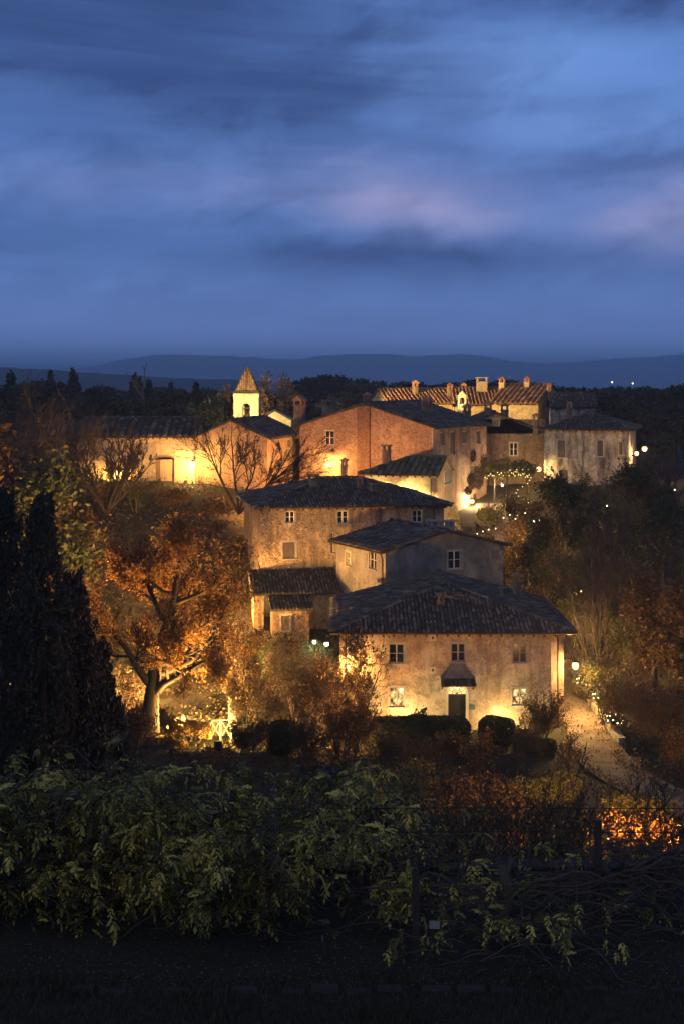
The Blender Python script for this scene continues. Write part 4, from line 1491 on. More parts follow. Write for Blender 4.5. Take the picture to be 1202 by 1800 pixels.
def blobs_pts(rng, blobs, n, shell=0.55):
    """points in a union of ellipsoids (cx,cy,cz,rx,ry,rz), denser towards their skin"""
    wts = np.array([b[3] * b[4] + b[4] * b[5] + b[3] * b[5] for b in blobs]); wts = wts / wts.sum()
    idx = rng.choice(len(blobs), n, p=wts)
    B = np.array(blobs)[idx]
    d = norm(rng.normal(0, 1, (n, 3)))
    rad = rng.uniform(shell, 1.0, n) ** 0.6 * (1 + rng.normal(0, 0.06, n))
    return B[:, :3] + d * B[:, 3:6] * rad[:, None]


BARK = bark_mat('bark_grey', (0.075, 0.06, 0.048))
BARK_PALE = bark_mat('bark_pale', (0.17, 0.14, 0.105))
BARK_DARK = bark_mat('bark_dark', (0.035, 0.028, 0.022))
L_OAK = leaf_mat('leaves_oak', [(0.085, 0.047, 0.015), (0.17, 0.095, 0.028), (0.28, 0.165, 0.05)], 0.45)
L_CYP = leaf_mat('leaves_cypress', [(0.011, 0.013, 0.008), (0.024, 0.027, 0.015), (0.040, 0.043, 0.025)], 0.1)
L_HEDGE = leaf_mat('leaves_hedge', [(0.018, 0.026, 0.010), (0.034, 0.045, 0.016), (0.055, 0.065, 0.024)], 0.2)
L_OLIVE = leaf_mat('leaves_olive', [(0.06, 0.062, 0.020), (0.13, 0.13, 0.035), (0.22, 0.20, 0.055)], 0.3)
L_RUST = leaf_mat('leaves_rust', [(0.042, 0.027, 0.012), (0.08, 0.048, 0.02), (0.13, 0.078, 0.03)], 0.35)
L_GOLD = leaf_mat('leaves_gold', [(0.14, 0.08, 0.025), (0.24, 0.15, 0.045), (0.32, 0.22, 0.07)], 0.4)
L_PINE = leaf_mat('leaves_pine', [(0.014, 0.018, 0.010), (0.026, 0.032, 0.016), (0.04, 0.046, 0.022)], 0.1)
L_WIST = leaf_mat('leaves_wisteria', [(0.045, 0.036, 0.016), (0.13, 0.115, 0.030), (0.30, 0.27, 0.055), (0.62, 0.50, 0.11)], 0.22, 0.42)  # tones raised to stand in for warm light from behind the camera


def join_arr(parts):
    V, Q, off = [], [], 0
    for v, q in parts:
        V.append(v); Q.append(q + off); off += len(v)
    return np.concatenate(V), np.concatenate(Q)


def place(root_name, label, cat, loc, meshes, rz=0.0, scale=1.0, group=None):
    """a plant: Empty at the foot, its parts as children"""
    o = empty(root_name, loc, rz, label, cat, group)
    o.scale = (scale, scale, scale) if not hasattr(scale, '__len__') else scale
    for nm, me in meshes:
        link(nm, me, o)
    return o


def bare_tree_mesh(seed, H, r0, bark, **kw):
    rng = np.random.default_rng(seed)
    lv = skeleton(rng, H, r0, **kw)
    a = tubes_np(lv[:2], (8, 6))
    b = tubes_np(lv[2:], (4, 3, 3, 3))
    return [('trunk', mesh_np('trunk', *a, bark, smooth=True)), ('branches', mesh_np('branches', *b, bark))], lv


def leafy_tree_mesh(seed, H, r0, bark, lmat, nleaf, lsize, jitter=0.35, tone=(0.5, 0.25), lv_from=3, aspect=0.55, **kw):
    rng = np.random.default_rng(seed)
    ms, lv = bare_tree_mesh(seed, H, r0, bark, **kw)
    pts = np.concatenate([P[:, 1:].reshape(-1, 3) for P, _ in lv[lv_from:]])
    k_ = 9.0 / H
    cl = (np.sin(pts[:, 0] * 1.7 * k_ + seed) + np.sin(pts[:, 1] * 1.9 * k_ + 2 * np.sin(pts[:, 2] * 0.9 * k_)) + np.sin(pts[:, 2] * 2.1 * k_ + pts[:, 0] * 1.1 * k_)
          + 0.7 * np.sin(pts[:, 0] * 4.1 * k_ + pts[:, 2] * 3.3 * k_) + 0.7 * np.sin(pts[:, 1] * 3.7 * k_ - pts[:, 2] * 4.3 * k_))
    wt = np.clip(0.55 + 0.55 * cl, 0.02, None)
    C = pts[rng.choice(len(pts), nleaf, p=wt / wt.sum())] + rng.normal(0, jitter, (nleaf, 3))
    V, Q, t = leaves_np(rng, C, lsize, aspect, tone)
    ms.append(('crown', mesh_np('crown', V, Q, lmat, tone=t)))
    return ms, lv


def shrub_mesh(seed, blobs, nleaf, lsize, lmat, stems=6, bark=None, tone=(0.5, 0.25), shell=0.5, updir=None):
    rng = np.random.default_rng(seed)
    C = blobs_pts(rng, blobs, nleaf, shell)
    C[:, 2] = np.maximum(C[:, 2], 0.02)
    V, Q, t = leaves_np(rng, C, lsize, 0.6, tone, updir)
    ms = [('foliage', mesh_np('foliage', V, Q, lmat, tone=t))]
    mb = MB()
    for i in range(stems):
        b = blobs[i % len(blobs)]
        tip = Vector((b[0] + rng.normal(0, b[3] * 0.3), b[1] + rng.normal(0, b[4] * 0.3), b[2] + b[5] * 0.5))
        ft = Vector((b[0] * 0.3 + rng.normal(0, 0.08), b[1] * 0.3 + rng.normal(0, 0.08), -0.3))
        mid = ft.lerp(tip, 0.5) + Vector((rng.normal(0, 0.1), rng.normal(0, 0.1), 0.05))
        mb.tube([ft, mid, tip], [0.05, 0.035, 0.015], 5)
    ms.append(('stems', mb.mesh('stems', bark or BARK)))
    return ms


def at_ground(px, Y, dz=0.0):
    x = T(px) * Y
    return (x, Y, ground(x, Y) + dz)


# dead creeper on the pink flank
rng = np.random.default_rng(88)
iv = []
for (px, py, w_, h_) in ((842, 832, 0.9, 1.1), (836, 850, 0.8, 0.8), (826, 842, 0.5, 0.8), (848, 812, 0.4, 1.0), (822, 862, 0.5, 0.6), (830, 800, 0.3, 0.9)):
    q = f5.hit(px, py, 0, 13.55)
    iv.append((13.62, q.y, q.z, 0.16, w_ * 2.0, h_ * 0.75))
V1, Q1, t1 = leaves_np(rng, blobs_pts(rng, iv, 2600, 0.1), 0.17, 0.7)
link('ivy', mesh_np('ivy', V1, Q1, leaf_mat('leaves_ivy', [(0.022, 0.016, 0.010), (0.05, 0.032, 0.018), (0.085, 0.05, 0.025)], 0.15), tone=t1), H5)

# ------------------------------------------------------------------ trees near the houses
def up_to(px, top_py, Y):
    p = at_ground(px, Y)
    return p, ZP(top_py, Y) - p[2]


# big oak on the left, leaves still on
p, hh = up_to(266, 850, 82)
ms, _ = leafy_tree_mesh(101, 12.6, 0.52, BARK_DARK, L_OAK, 42000, 0.16, jitter=0.24, first=0.2, kids=(11, 6, 5, 4), lens=(0.60, 0.55, 0.5, 0.5), spread=(68, 48, 45, 40),
                        up=(0.0, 0.10, 0.08, 0.02), gnarl=0.15, trunk_len=0.74, rmin=0.02)
place('oak_tree', 'big oak with brown leaves glowing orange from lamps below its crown', 'tree', p, ms, 0.6)

# cypresses at the left edge
def cypress_mesh(seed, H, rad, n):
    rng = np.random.default_rng(seed)
    ns = 420
    t = rng.uniform(0.0, 0.96, ns) ** 0.85
    az = rng.uniform(0, 2 * np.pi, ns)
    prof = np.sin(np.clip(t * 0.9 + 0.10, 0, 1) * np.pi) ** 0.5 * (1 - t) ** 0.55 * 1.25
    rr = rad * prof * rng.uniform(0.45, 1.0, ns)
    S = np.stack([rr * np.cos(az), rr * np.sin(az), t * H * 0.97], -1)
    k = n // ns
    sl = rng.uniform(0.5, 1.2, ns)                    # each spray leans a little outwards
    f = rng.uniform(0, 1, (ns, k))
    out_ = np.stack([np.cos(az) * 0.28, np.sin(az) * 0.28, np.ones(ns)], -1)
    C = S[:, None] + out_[:, None] * (sl[:, None] * f)[..., None] + rng.normal(0, 1, (ns, k, 3)) * (0.24 * (1 - f))[..., None]
    C = C.reshape(-1, 3)
    V, Q, tn = leaves_np(rng, C, 0.24, 0.42, (0.5, 0.28), (0, 0, 1.6))
    tr = MB().tube([(0, 0, -0.4), (0.05, 0, H * 0.4), (0, 0, H * 0.9)], [0.28, 0.2, 0.04], 8).mesh('trunk', BARK_DARK)
    return [('crown', mesh_np('crown', V, Q, L_CYP, tone=tn)), ('trunk', tr)]


for (px, Y, top, rad, lab, sd) in ((8, 61, 846, 1.75, 'dark cypress cut by the left edge of the view', 1), (74, 60, 858, 1.6, 'tall dark cypress with a thin tip, second from the left edge', 2),
                                   (128, 62, 1010, 1.75, 'shorter dark cypress leaning against the taller one beside the oak', 3), (168, 64, 1140, 1.5, 'low dark cypress nearest the oak trunk', 4)):
    p, hh = up_to(px, top, Y)
    place('cypress_tree', lab, 'cypress', p, cypress_mesh(200 + sd, hh, rad, 20000), 0.3 * sd, group='cypresses at the left edge')

# bare trees before the church and the hall
p, hh = up_to(420, 742, 115)
p = (p[0], p[1], p[2] + 1.6)
ms, _ = bare_tree_mesh(118, hh * 1.15, 0.27, BARK_DARK, levels=4, first=0.30, kids=(7, 5, 5, 4), lens=(0.50, 0.50, 0.5, 0.5), spread=(38, 34, 36, 38), up=(0.05, 0.05, 0.04, 0.02), gnarl=0.10, stems=6, stem_spread=0.80, trunk_len=0.72, rmin=0.015)
place('bare_tree', 'bare spreading tree silhouetted against the lit church gable', 'tree', p, ms, 0.0)
p, hh = up_to(188, 735, 116)
ms, _ = bare_tree_mesh(112, hh, 0.42, BARK_DARK, levels=4, first=0.3, kids=(7, 5, 5, 3), lens=(0.52, 0.5, 0.5, 0.5), spread=(36, 34, 34, 34), up=(0.04, 0.10, 0.08, 0.05), gnarl=0.09, stems=8, stem_spread=0.6, trunk_len=0.72, rmin=0.018)
place('bare_tree', 'bare many stemmed tree in front of the lit hall wall', 'tree', p, ms, 1.0)

# prototypes for the bare woods
PB = []
for sd in range(4):
    ms, _ = bare_tree_mesh(300 + sd, 10.0, 0.22, BARK, levels=4, first=0.22, kids=(11, 6, 5, 4), lens=(0.5, 0.5, 0.5, 0.5), spread=(42, 42, 40, 40), up=(0.02, 0.2, 0.1, 0.05), gnarl=0.12, stems=1 + (sd % 2) * 2, stem_spread=0.25, trunk_len=0.85, rmin=0.017)
    PB.append(ms)
PT = []
for sd in range(3):
    ms, _ = leafy_tree_mesh(320 + sd, 10.0, 0.2, BARK_DARK, L_RUST if sd != 1 else L_HEDGE, 4200, 0.30, jitter=0.45, first=0.18, kids=(10, 6, 5, 3), lens=(0.5, 0.5, 0.5, 0.5), spread=(45, 42, 40, 40), up=(0.02, 0.18, 0.1, 0.05), trunk_len=0.82, rmin=0.018)
    PT.append(ms)
# (px, Y, top row, prototype kind, index, width factor, label)
WOODS = [
    (18, 112, 700, 'b', 0, 1.1, 'dark bare tree at the far left edge above the cypresses'),
    (62, 118, 705, 'b', 1, 1.1, 'dark bare tree left of the unlit barn'),
    (108, 114, 700, 'b', 2, 1.0, 'tall dark bare tree before the barn'),
    (150, 119, 715, 'b', 3, 0.9, 'slim bare tree at the left corner of the lit hall'),
    (-30, 100, 700, 't', 0, 1.2, 'dark leafy tree half outside the left edge'),
    (40, 98, 800, 't', 1, 1.1, 'dark round tree below the bare trees on the left'),
    (92, 101, 828, 't', 2, 0.9, 'rust leaved small tree lit from behind beside the hall'),
    (330, 100, 872, 't', 0, 1.1, 'rust leaved tree behind the oak crown'),
    (140, 103, 870, 't', 0, 0.9, 'low rust tree under the many stemmed bare tree'),
    (395, 97, 935, 't', 2, 0.9, 'rust leaved tree at the left end of the middle house'),
    (1000, 112, 830, 't', 1, 1.3, 'dark evergreen mass below the pale house'),
    (960, 108, 900, 't', 2, 0.9, 'rust tree on the slope left of the lane bend'),
    (930, 104, 935, 't', 1, 0.8, 'dim tree behind the grey gable house on the right'),
    (1065, 118, 815, 'b', 0, 1.2, 'bare tree below the right end of the pale house'),
    (1120, 112, 810, 't', 1, 1.3, 'dark tree under the flank lantern on the right'),
    (1180, 116, 780, 'b', 1, 1.2, 'bare tree at the right edge beside the pale house'),
    (1165, 104, 880, 't', 1, 1.2, 'broad dark tree at the right edge, mid slope'),
    (1050, 98, 905, 'b', 2, 1.1, 'bare tree on the slope above the lane lamp'),
    (1100, 94, 950, 'b', 3, 1.1, 'pale stemmed bare tree right of the front roof'),
    (1150, 90, 985, 't', 0, 1.1, 'rust tree at the right edge above the pots'),
    (1010, 101, 960, 'b', 1, 0.9, 'thin bare tree standing behind the front roof corner'),
    (1215, 86, 1010, 't', 2, 1.2, 'dark tree cut by the right edge beside the lane'),
    (985, 118, 850, 'b', 3, 0.8, 'bare sapling by the dark door of the pale house'),
]
for (px, Y, top, kind, i, wf, lab) in WOODS:
    p, hh = up_to(px, top, Y)
    s = hh / 10.0
    ms = PB[i] if kind == 'b' else PT[i]
    place('bare_tree' if kind == 'b' else 'leafy_tree', lab, 'tree', p, ms, random.uniform(0, 6.28), (s * wf, s * wf, s), 'trees on the slopes round the village')

# multi stemmed bare tree by the lane, dim shrubs round it
p, hh = up_to(1052, 985, 90)
ms, _ = bare_tree_mesh(131, hh, 0.18, BARK, levels=3, first=0.3, kids=(6, 5, 4), lens=(0.42, 0.5, 0.5), spread=(26, 32, 36), up=(0.06, 0.1, 0.08), gnarl=0.07, stems=9, stem_spread=0.5, trunk_len=0.85, rmin=0.013)
place('bare_tree', 'fan shaped bare tree with pale stems above the lane pots', 'tree', p, ms, 0.4)


def shrub(px, Y, top, wpx, lab, lmat, n, ls, seed, name='shrub', cat='shrub', nb=7, group='shrubs round the houses', bark=None, shell=0.45, dz=0):
    p = at_ground(px, Y, dz)
    hh = max(0.5, ZP(top, Y) - p[2])
    w = wpx / F * Y / 2
    rng = np.random.default_rng(seed)
    bl = []
    for k in range(nb):
        bl.append((rng.uniform(-0.6, 0.6) * w, rng.uniform(-0.5, 0.5) * min(w, 2.0), hh * rng.uniform(0.35, 0.74), w * rng.uniform(0.32, 0.5), min(w, 2.0) * rng.uniform(0.3, 0.5), hh * rng.uniform(0.24, 0.34)))
    return place(name, lab, cat, p, shrub_mesh(seed, bl, n, ls, lmat, bark=bark, shell=shell), 0, 1, group)


def twiggy(px, Y, top, lab, lmat, n, ls, seed, stems=8, spread=0.45, name='shrub', cat='shrub', bark=None, group='shrubs round the houses', dz=0, tone=(0.5, .25)):
    p = at_ground(px, Y, dz)
    hh = max(0.6, ZP(top, Y) - p[2])
    ms, _ = leafy_tree_mesh(seed, hh, 0.10, bark or BARK, lmat, n, ls, jitter=0.16, levels=3, lv_from=2, first=0.25, kids=(6, 5, 4), lens=(0.5, 0.5, 0.5), spread=(32, 38, 40), up=(0.04, 0.1, 0.05), gnarl=0.10,
                            stems=stems, stem_spread=spread, trunk_len=0.8, rmin=0.011, tone=tone)
    return place(name, lab, cat, p, ms, seed * 0.7, 1, group)


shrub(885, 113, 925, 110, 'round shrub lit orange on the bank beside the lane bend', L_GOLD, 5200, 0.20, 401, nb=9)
shrub(868, 124, 880, 60, 'low green shrub under the pergola lamp', L_OLIVE, 1500, 0.18, 402)
shrub(796, 121.5, 882, 30, 'small leafy bush glowing green at the foot of the pink flank', L_OLIVE, 900, 0.14, 403, nb=5)
twiggy(645, 81.2, 1100, 'thin red leaved small tree before the left corner of the front farmhouse', L_RUST, 1700, 0.17, 404, 6, 0.36, name='small_tree', cat='tree', bark=BARK_DARK)
twiggy(950, 79.2, 1222, 'rust coloured twiggy bush covering the right lit window', L_RUST, 2600, 0.11, 405, 12, 0.42)
twiggy(560, 79.5, 1160, 'tall thin leaved bush left of the farmhouse corner', L_RUST, 1500, 0.15, 406, 7, 0.3)
twiggy(520, 83, 1130, 'slender bare bush in front of the low garden hedge', L_RUST, 600, 0.13, 407, 5, 0.3)
twiggy(600, 76, 1215, 'orange leaved bush at the farmhouse garden edge', L_OAK, 2600, 0.14, 408, 10, 0.5)
twiggy(480, 80, 1200, 'dim bush between the white fence and the garden hedge', L_RUST, 900, 0.13, 409, 6, 0.4)
twiggy(1110, 80, 1165, 'reddish twiggy bush right of the fairy lit pots', L_RUST, 1700, 0.12, 410, 10, 0.45)
twiggy(1165, 77, 1190, 'red stemmed thicket at the right edge above the lane', L_RUST, 2200, 0.12, 411, 14, 0.5)
twiggy(1060, 87, 1165, 'green leaved bush behind the middle pot', L_OLIVE, 2200, 0.17, 412, 9, 0.5)
twiggy(1195, 73, 1290, 'orange tinted bush at the right edge by the lane foot', L_OAK, 1600, 0.13, 413, 9, 0.5)
twiggy(1000, 72.5, 1290, 'small bare shrub in front of the lane mouth', L_RUST, 110, 0.12, 414, 3, 0.3)
twiggy(907, 74, 1262, 'dry shrub below the clipped hedge', L_RUST, 500, 0.11, 415, 6, 0.4)
twiggy(840, 73, 1290, 'dry orange shrub on the path to the arched door', L_OAK, 900, 0.12, 416, 7, 0.4)
twiggy(745, 72, 1290, 'thin dry shrub before the long clipped hedge', L_RUST, 600, 0.11, 417, 7, 0.4)
shrub(1075, 83, 1195, 60, 'dark evergreen bush behind the nearest pot', L_HEDGE, 1500, 0.15, 418)
shrub(960, 67, 1345, 150, 'dim low bush at the bend of the lane', L_OLIVE, 2200, 0.14, 419)
shrub(700, 66, 1345, 230, 'dim low bush in the sunken garden before the farmhouse', L_OLIVE, 3000, 0.14, 420)
shrub(840, 64, 1360, 200, 'dull rust bush in the sunken garden', L_RUST, 2500, 0.14, 421)
shrub(1130, 66, 1395, 160, 'dim ground bush right of the lane foot', L_OLIVE, 2200, 0.14, 422)
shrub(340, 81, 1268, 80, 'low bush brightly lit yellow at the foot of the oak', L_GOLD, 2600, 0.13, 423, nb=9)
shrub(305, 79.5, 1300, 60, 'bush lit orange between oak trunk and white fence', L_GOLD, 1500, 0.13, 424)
shrub(110, 106, 858, 70, 'bush lit pink orange left of the hall', L_OAK, 1800, 0.2, 425)
shrub(178, 117, 848, 34, 'lit bush at the left corner of the hall', L_OAK, 700, 0.18, 426)
shrub(240, 116.5, 852, 46, 'dark bush against the glowing wall of the hall', L_HEDGE, 900, 0.2, 427)
shrub(300, 117, 858, 90, 'dark bush below the arched hall door', L_RUST, 1600, 0.2, 428)
shrub(372, 116.5, 872, 90, 'dark bush below the church front', L_RUST, 1600, 0.2, 429)
shrub(470, 95, 1112, 110, 'low evergreen bush below the annex doorway', L_HEDGE, 2200, 0.14, 430)
for k, (px, Y, top, w, lm, lab) in enumerate(((850, 126, 892, 50, L_OLIVE, 'dim bush at the lane edge below the narrow door'), (905, 126, 868, 60, L_RUST, 'rust bush under the pergola beam'), (940, 124, 872, 60, L_RUST, 'dim rust bush left of the dark door of the pale house'),
                                           (980, 127, 848, 60, L_HEDGE, 'dark bush before the dark door of the pale house'), (1030, 127, 838, 80, L_HEDGE, 'dark bush under the middle window of the pale house'), (1085, 126, 832, 90, L_HEDGE, 'dark bush under the right window of the pale house'),
                                           (1140, 126, 822, 80, L_RUST, 'dark bush at the foot of the far right street lamp'), (915, 119, 905, 70, L_RUST, 'dim bush on the bank under the string lights'), (960, 118, 895, 80, L_HEDGE, 'dark bush on the bank right of the string lights'))):
    shrub(px, Y, top, w, lab, lm, 1500, 0.2, 450 + k)
for k, (px, Y, top, lm, n, lab) in enumerate(((455, 84, 1110, L_OAK, 1300, 'thin orange leaved sapling below the annex'), (500, 88, 1120, L_RUST, 900, 'dim sapling before the garden hedge'), (430, 81, 1170, L_OAK, 1400, 'orange bush right of the plaster pillar'),
                                             (545, 84, 1150, L_RUST, 1100, 'dark red bush below the two garden lamps'), (575, 81.5, 1165, L_OAK, 1300, 'orange bush at the left foot of the farmhouse'), (625, 78, 1225, L_OAK, 1600, 'orange bush low in front of the left farmhouse corner'),
                                             (215, 84, 1190, L_RUST, 1500, 'dark bush left of the oak trunk'), (245, 79, 1250, L_RUST, 1300, 'low dark bush in front of the oak trunk'), (440, 76, 1260, L_RUST, 1400, 'low dim bush right of the white fence'), (540, 75, 1262, L_RUST, 1500, 'low dim bush in the lower garden'),
                                             (680, 75, 1290, L_RUST, 1300, 'low dim bush under the long clipped hedge'), (790, 76, 1290, L_RUST, 900, 'dry bush at the garden path'))):
    twiggy(px, Y, top, lab, lm, n, 0.14, 470 + k, 8, 0.45)
for k, (px, Y, top, lm, n, lab) in enumerate(((905, 106, 945, L_GOLD, 2600, 'golden leaved small tree right of the grey gabled house'), (940, 103, 975, L_OLIVE, 2600, 'yellow green small tree behind the right end of the front roof'), (972, 100, 1010, L_GOLD, 2200, 'amber leaved small tree at the lane bend'),
                                             (1000, 97, 1050, L_OLIVE, 2400, 'yellow green small tree above the lane lamp'), (1030, 99, 985, L_OLIVE, 2400, 'thin green tree behind the fan shaped tree'), (1090, 91, 1060, L_OLIVE, 2000, 'olive bush tree right of the fan shaped tree'))):
    twiggy(px, Y, top, lab, lm, n, 0.15, 490 + k, 7, 0.34, name='small_tree', cat='tree', group='trees along the upper lane')
# little conifer lit by the garden lamp
p, hh = up_to(322, 1258, 82.5)
rng = np.random.default_rng(61)
nn = 2600
tt = rng.uniform(0, 1, nn); az = rng.uniform(0, 6.283, nn)
rd = (1 - tt) * 0.75 * (0.55 + 0.45 * np.abs(np.sin(tt * 22))) * rng.uniform(0.3, 1, nn) ** 0.5
C = np.stack([rd * np.cos(az), rd * np.sin(az), tt * hh], -1)
Vv, Q, tn = leaves_np(rng, C, 0.13, 0.5)
place('small_conifer', 'little conifer lit bright yellow beside the white fence', 'tree', p, [('crown', mesh_np('crown', Vv, Q, L_GOLD, tone=tn)), ('trunk', MB().tube([(0, 0, -0.2), (0, 0, hh * 0.9)], [0.06, 0.015], 6).mesh('trunk', BARK))])


def clipped_hedge(lab, px0, px1, Y, top, depth, seed, n=5200, round_=0.35, bottom=None):
    x0, x1 = T(px0) * Y, T(px1) * Y
    xm = (x0 + x1) / 2
    zg = ground(xm, Y)
    h = ZP(top, Y) - zg
    rng = np.random.default_rng(seed)
    a, b, c_ = (x1 - x0) / 2, depth / 2, h / 2
    d = rng.normal(0, 1, (n * 2, 3)); d[:, 2] += 0.5
    q = np.abs(d / np.array([1, 1, 1])) ** 4
    d = d / (q.sum(1) ** 0.25)[:, None]
    lump = 1 + 0.05 * np.sin(d[:, :1] * a * 3.1 + seed) + 0.04 * np.sin(d[:, 1:2] * 5 + d[:, :1] * a * 5.3)
    C = d * np.array([a, b, c_]) * lump * rng.uniform(0.93, 1.02, (n * 2, 1)) + np.array([0, 0, h / 2])
    V1, Q1, t1 = leaves_np(rng, C, 0.10, 0.6)
    core = MB().sphere((0, 0, h / 2), 1.0, 18, 10)
    cv = np.array(core.v)
    cd = cv - np.array([0, 0, h / 2])
    cd = cd / np.maximum((np.abs(cd) ** 4).sum(1) ** 0.25, 1e-6)[:, None]
    core.v = [tuple(x) for x in cd * np.array([a, b, c_]) * 0.94 + np.array([0, 0, h / 2])]
    o = empty('clipped_hedge', (xm, Y, zg), 0, lab, 'hedge', 'clipped hedges before the farmhouse')
    link('foliage', mesh_np('foliage', V1, Q1, L_HEDGE, tone=t1), o)
    core.build('inner_growth', L_HEDGE, o, smooth=True)
    return o


clipped_hedge('long rounded clipped hedge in front of the left ground floor window', 650, 826, 79.6, 1260, 1.7, 71, 6000)
clipped_hedge('round clipped hedge to the right of the arched door', 841, 905, 79.8, 1262, 1.6, 72, 3000)
clipped_hedge('low clipped hedge below the bush at the right window', 905, 975, 78.4, 1300, 1.4, 73, 2200)
shrub(742, 80.6, 1240, 34, 'spiky dark plant rising above the long hedge', L_HEDGE, 700, 0.16, 431, nb=4)
clipped_hedge('garden hedge lit green by the two lawn lamps', 455, 590, 91, 1128, 1.6, 74, 3500)
clipped_hedge('dark clipped hedge in the lower garden left of the farmhouse', 470, 520, 78, 1268, 1.5, 75, 1800)

# ivy, brambles and dead leaves over all the slopes
rng = np.random.default_rng(808)
n = 90000
ux, uy = rng.uniform(-32, 34, n), rng.uniform(58, 126, n)
cl_ = np.sin(ux * 0.9 + 1.3 * np.sin(uy * 0.6)) + np.sin(uy * 1.1 + ux * 0.4) + rng.normal(0, 0.5, n)
lx = np.interp(uy, [58, 66, 71, 76, 81, 86, 92, 98, 104, 112, 120, 127], [22, 17.5, 15.0, 13.9, 14.0, 14.3, 14.4, 15, 16, 16, 14.5, 13.2])
keep = (np.abs(ux - lx) > 1.9) & ~((ux > 1) & (ux < 13.4) & (uy > 80.5) & (uy < 97)) & (cl_ > -0.9)
ux, uy, cl_ = ux[keep], uy[keep], cl_[keep]
uz = ground_arr(ux, uy) + np.abs(rng.normal(0, 0.22, len(ux))) * np.clip(1.0 + 0.7 * cl_, 0.3, 2.4)
V1, Q1, t1 = leaves_np(rng, np.stack([ux, uy, uz], -1), 0.20, 0.6)
link('undergrowth', mesh_np('undergrowth', V1, Q1, leaf_mat('leaves_undergrowth', [(0.022, 0.02, 0.010), (0.045, 0.036, 0.016), (0.075, 0.05, 0.02)], 0.2), tone=t1), kind='stuff')

n = 5200
uy = rng.uniform(62, 100, n)
lx = np.interp(uy, [58, 66, 71, 76, 81, 86, 92, 98, 104], [22, 17.5, 15.0, 13.9, 14.0, 14.3, 14.4, 15, 16])
ux = lx + np.where(rng.uniform(0, 1, n) < 0.25, rng.uniform(-1.2, 1.2, n), np.sign(rng.normal(0, 1, n)) * rng.normal(1.15, 0.28, n))
V1, Q1, t1 = leaves_np(rng, np.stack([ux, uy, ground_arr(ux, uy) + 0.22 + np.abs(rng.normal(0, 0.03, n))], -1), 0.11, 0.6)
link('lane_litter', mesh_np('lane_litter', V1, Q1, L_RUST, tone=t1), kind='stuff')

# ------------------------------------------------------------------ trees behind the village
PF = []
def far_tree(seed, kind):
    """small distant tree in one mesh: crown clumps and a trunk, 10 m tall"""
    rng = np.random.default_rng(seed)
    if kind == 'pine':
        bl = [(rng.uniform(-2.6, 2.6), rng.uniform(-2, 2), rng.uniform(7.4, 9.4), rng.uniform(1.2, 2.0), rng.uniform(1.2, 2.0), rng.uniform(0.6, 1.0)) for _ in range(9)]
        n, s = 2000, 0.55
    elif kind == 'cypress':
        bl = [(0, 0, 0.6 + 0.95 * k, 1.15 * math.sin(math.pi * (k + 1.6) / 11.5) ** 0.7, 1.1 * math.sin(math.pi * (k + 1.6) / 11.5) ** 0.7, 0.9) for k in range(10)]
        n, s = 1500, 0.5
    else:
        bl = [(rng.normal(0, 1.5), rng.normal(0, 1.5), rng.uniform(2.5, 8.6), rng.uniform(1.0, 1.9), rng.uniform(1.0, 1.9), rng.uniform(0.9, 1.6)) for _ in range(13)]
        n, s = 2400, 0.5
    C = blobs_pts(rng, bl, n, 0.35)
    V1, Q1, t1 = leaves_np(rng, C, s, 0.65)
    tr = MB().tube([(0, 0, -1), (0.1, 0, 4), (0, 0, 8)], [0.28, 0.2, 0.1], 6, cap=False)
    V2, Q2 = np.array(tr.v), np.array(tr.f)
    V3, Q3 = join_arr([(V1, Q1), (V2, Q2)])
    return mesh_np(kind + '_tree', V3, Q3, [L_PINE, BARK_DARK], tone=np.concatenate([t1, np.zeros(len(Q2))]), mat_idx=np.concatenate([np.zeros(len(Q1)), np.ones(len(Q2))]))


FT = {k: [far_tree(500 + 10 * j + i, k) for i in range(3)] for j, k in enumerate(('pine', 'cypress', 'round'))}
rs = random.Random(3)
LBL = {'pine': ('umbrella_pine', 'dark umbrella pine in the skyline behind the village', 'pine'), 'cypress': ('cypress_tree', 'dark narrow cypress in the skyline behind the village', 'cypress'),
       'round': ('broadleaf_tree', 'dark round tree in the wood behind the village', 'tree')}


def far_at(px, Y, top, kind, wf=1.0, i=None):
    x = T(px) * Y
    z = ground(x, Y)
    hh = max(3.5, ZP(top, Y) - z)
    nm, lab, cat = LBL[kind]
    o = link(nm, FT[kind][rs.randrange(3) if i is None else i], None, (x, Y, z), (0, 0, rs.uniform(0, 6.28)))
    s = hh / 10.0
    o.scale = (s * wf, s * wf, s)
    tag(o, lab, cat, {'pine': 'umbrella pines in the skyline', 'cypress': 'cypresses in the skyline', 'round': 'wood behind the village'}[kind])
    return o


for (px, top) in ((548, 664), (572, 659), (606, 664), (640, 666), (648, 672), (700, 668), (718, 673), (745, 671), (806, 668), (905, 668), (665, 676)):
    far_at(px, rs.uniform(255, 300), top, 'pine', rs.uniform(0.9, 1.2))
for (px, top) in ((90, 652), (128, 648), (133, 655), (238, 655), (247, 662), (262, 668), (301, 672), (345, 672), (20, 655)):
    far_at(px, rs.uniform(185, 230), top, 'cypress', rs.uniform(0.8, 1.2))
ORD = ['first', 'second', 'third', 'fourth', 'fifth', 'sixth', 'seventh', 'eighth', 'ninth', 'tenth', 'eleventh', 'twelfth']
for key, txt in (('umbrella_pine', 'dark umbrella pine in the skyline, %s to the right of the belfry'), ('cypress_tree', 'dark narrow skyline cypress, %s from the left edge of the view')):
    lst = sorted([o for o in bpy.data.objects if o.parent is None and o.name.startswith(key) and o.type == 'MESH'], key=lambda o: o.location.x / o.location.y)
    for o, od in zip(lst, ORD):
        o['label'] = txt % od
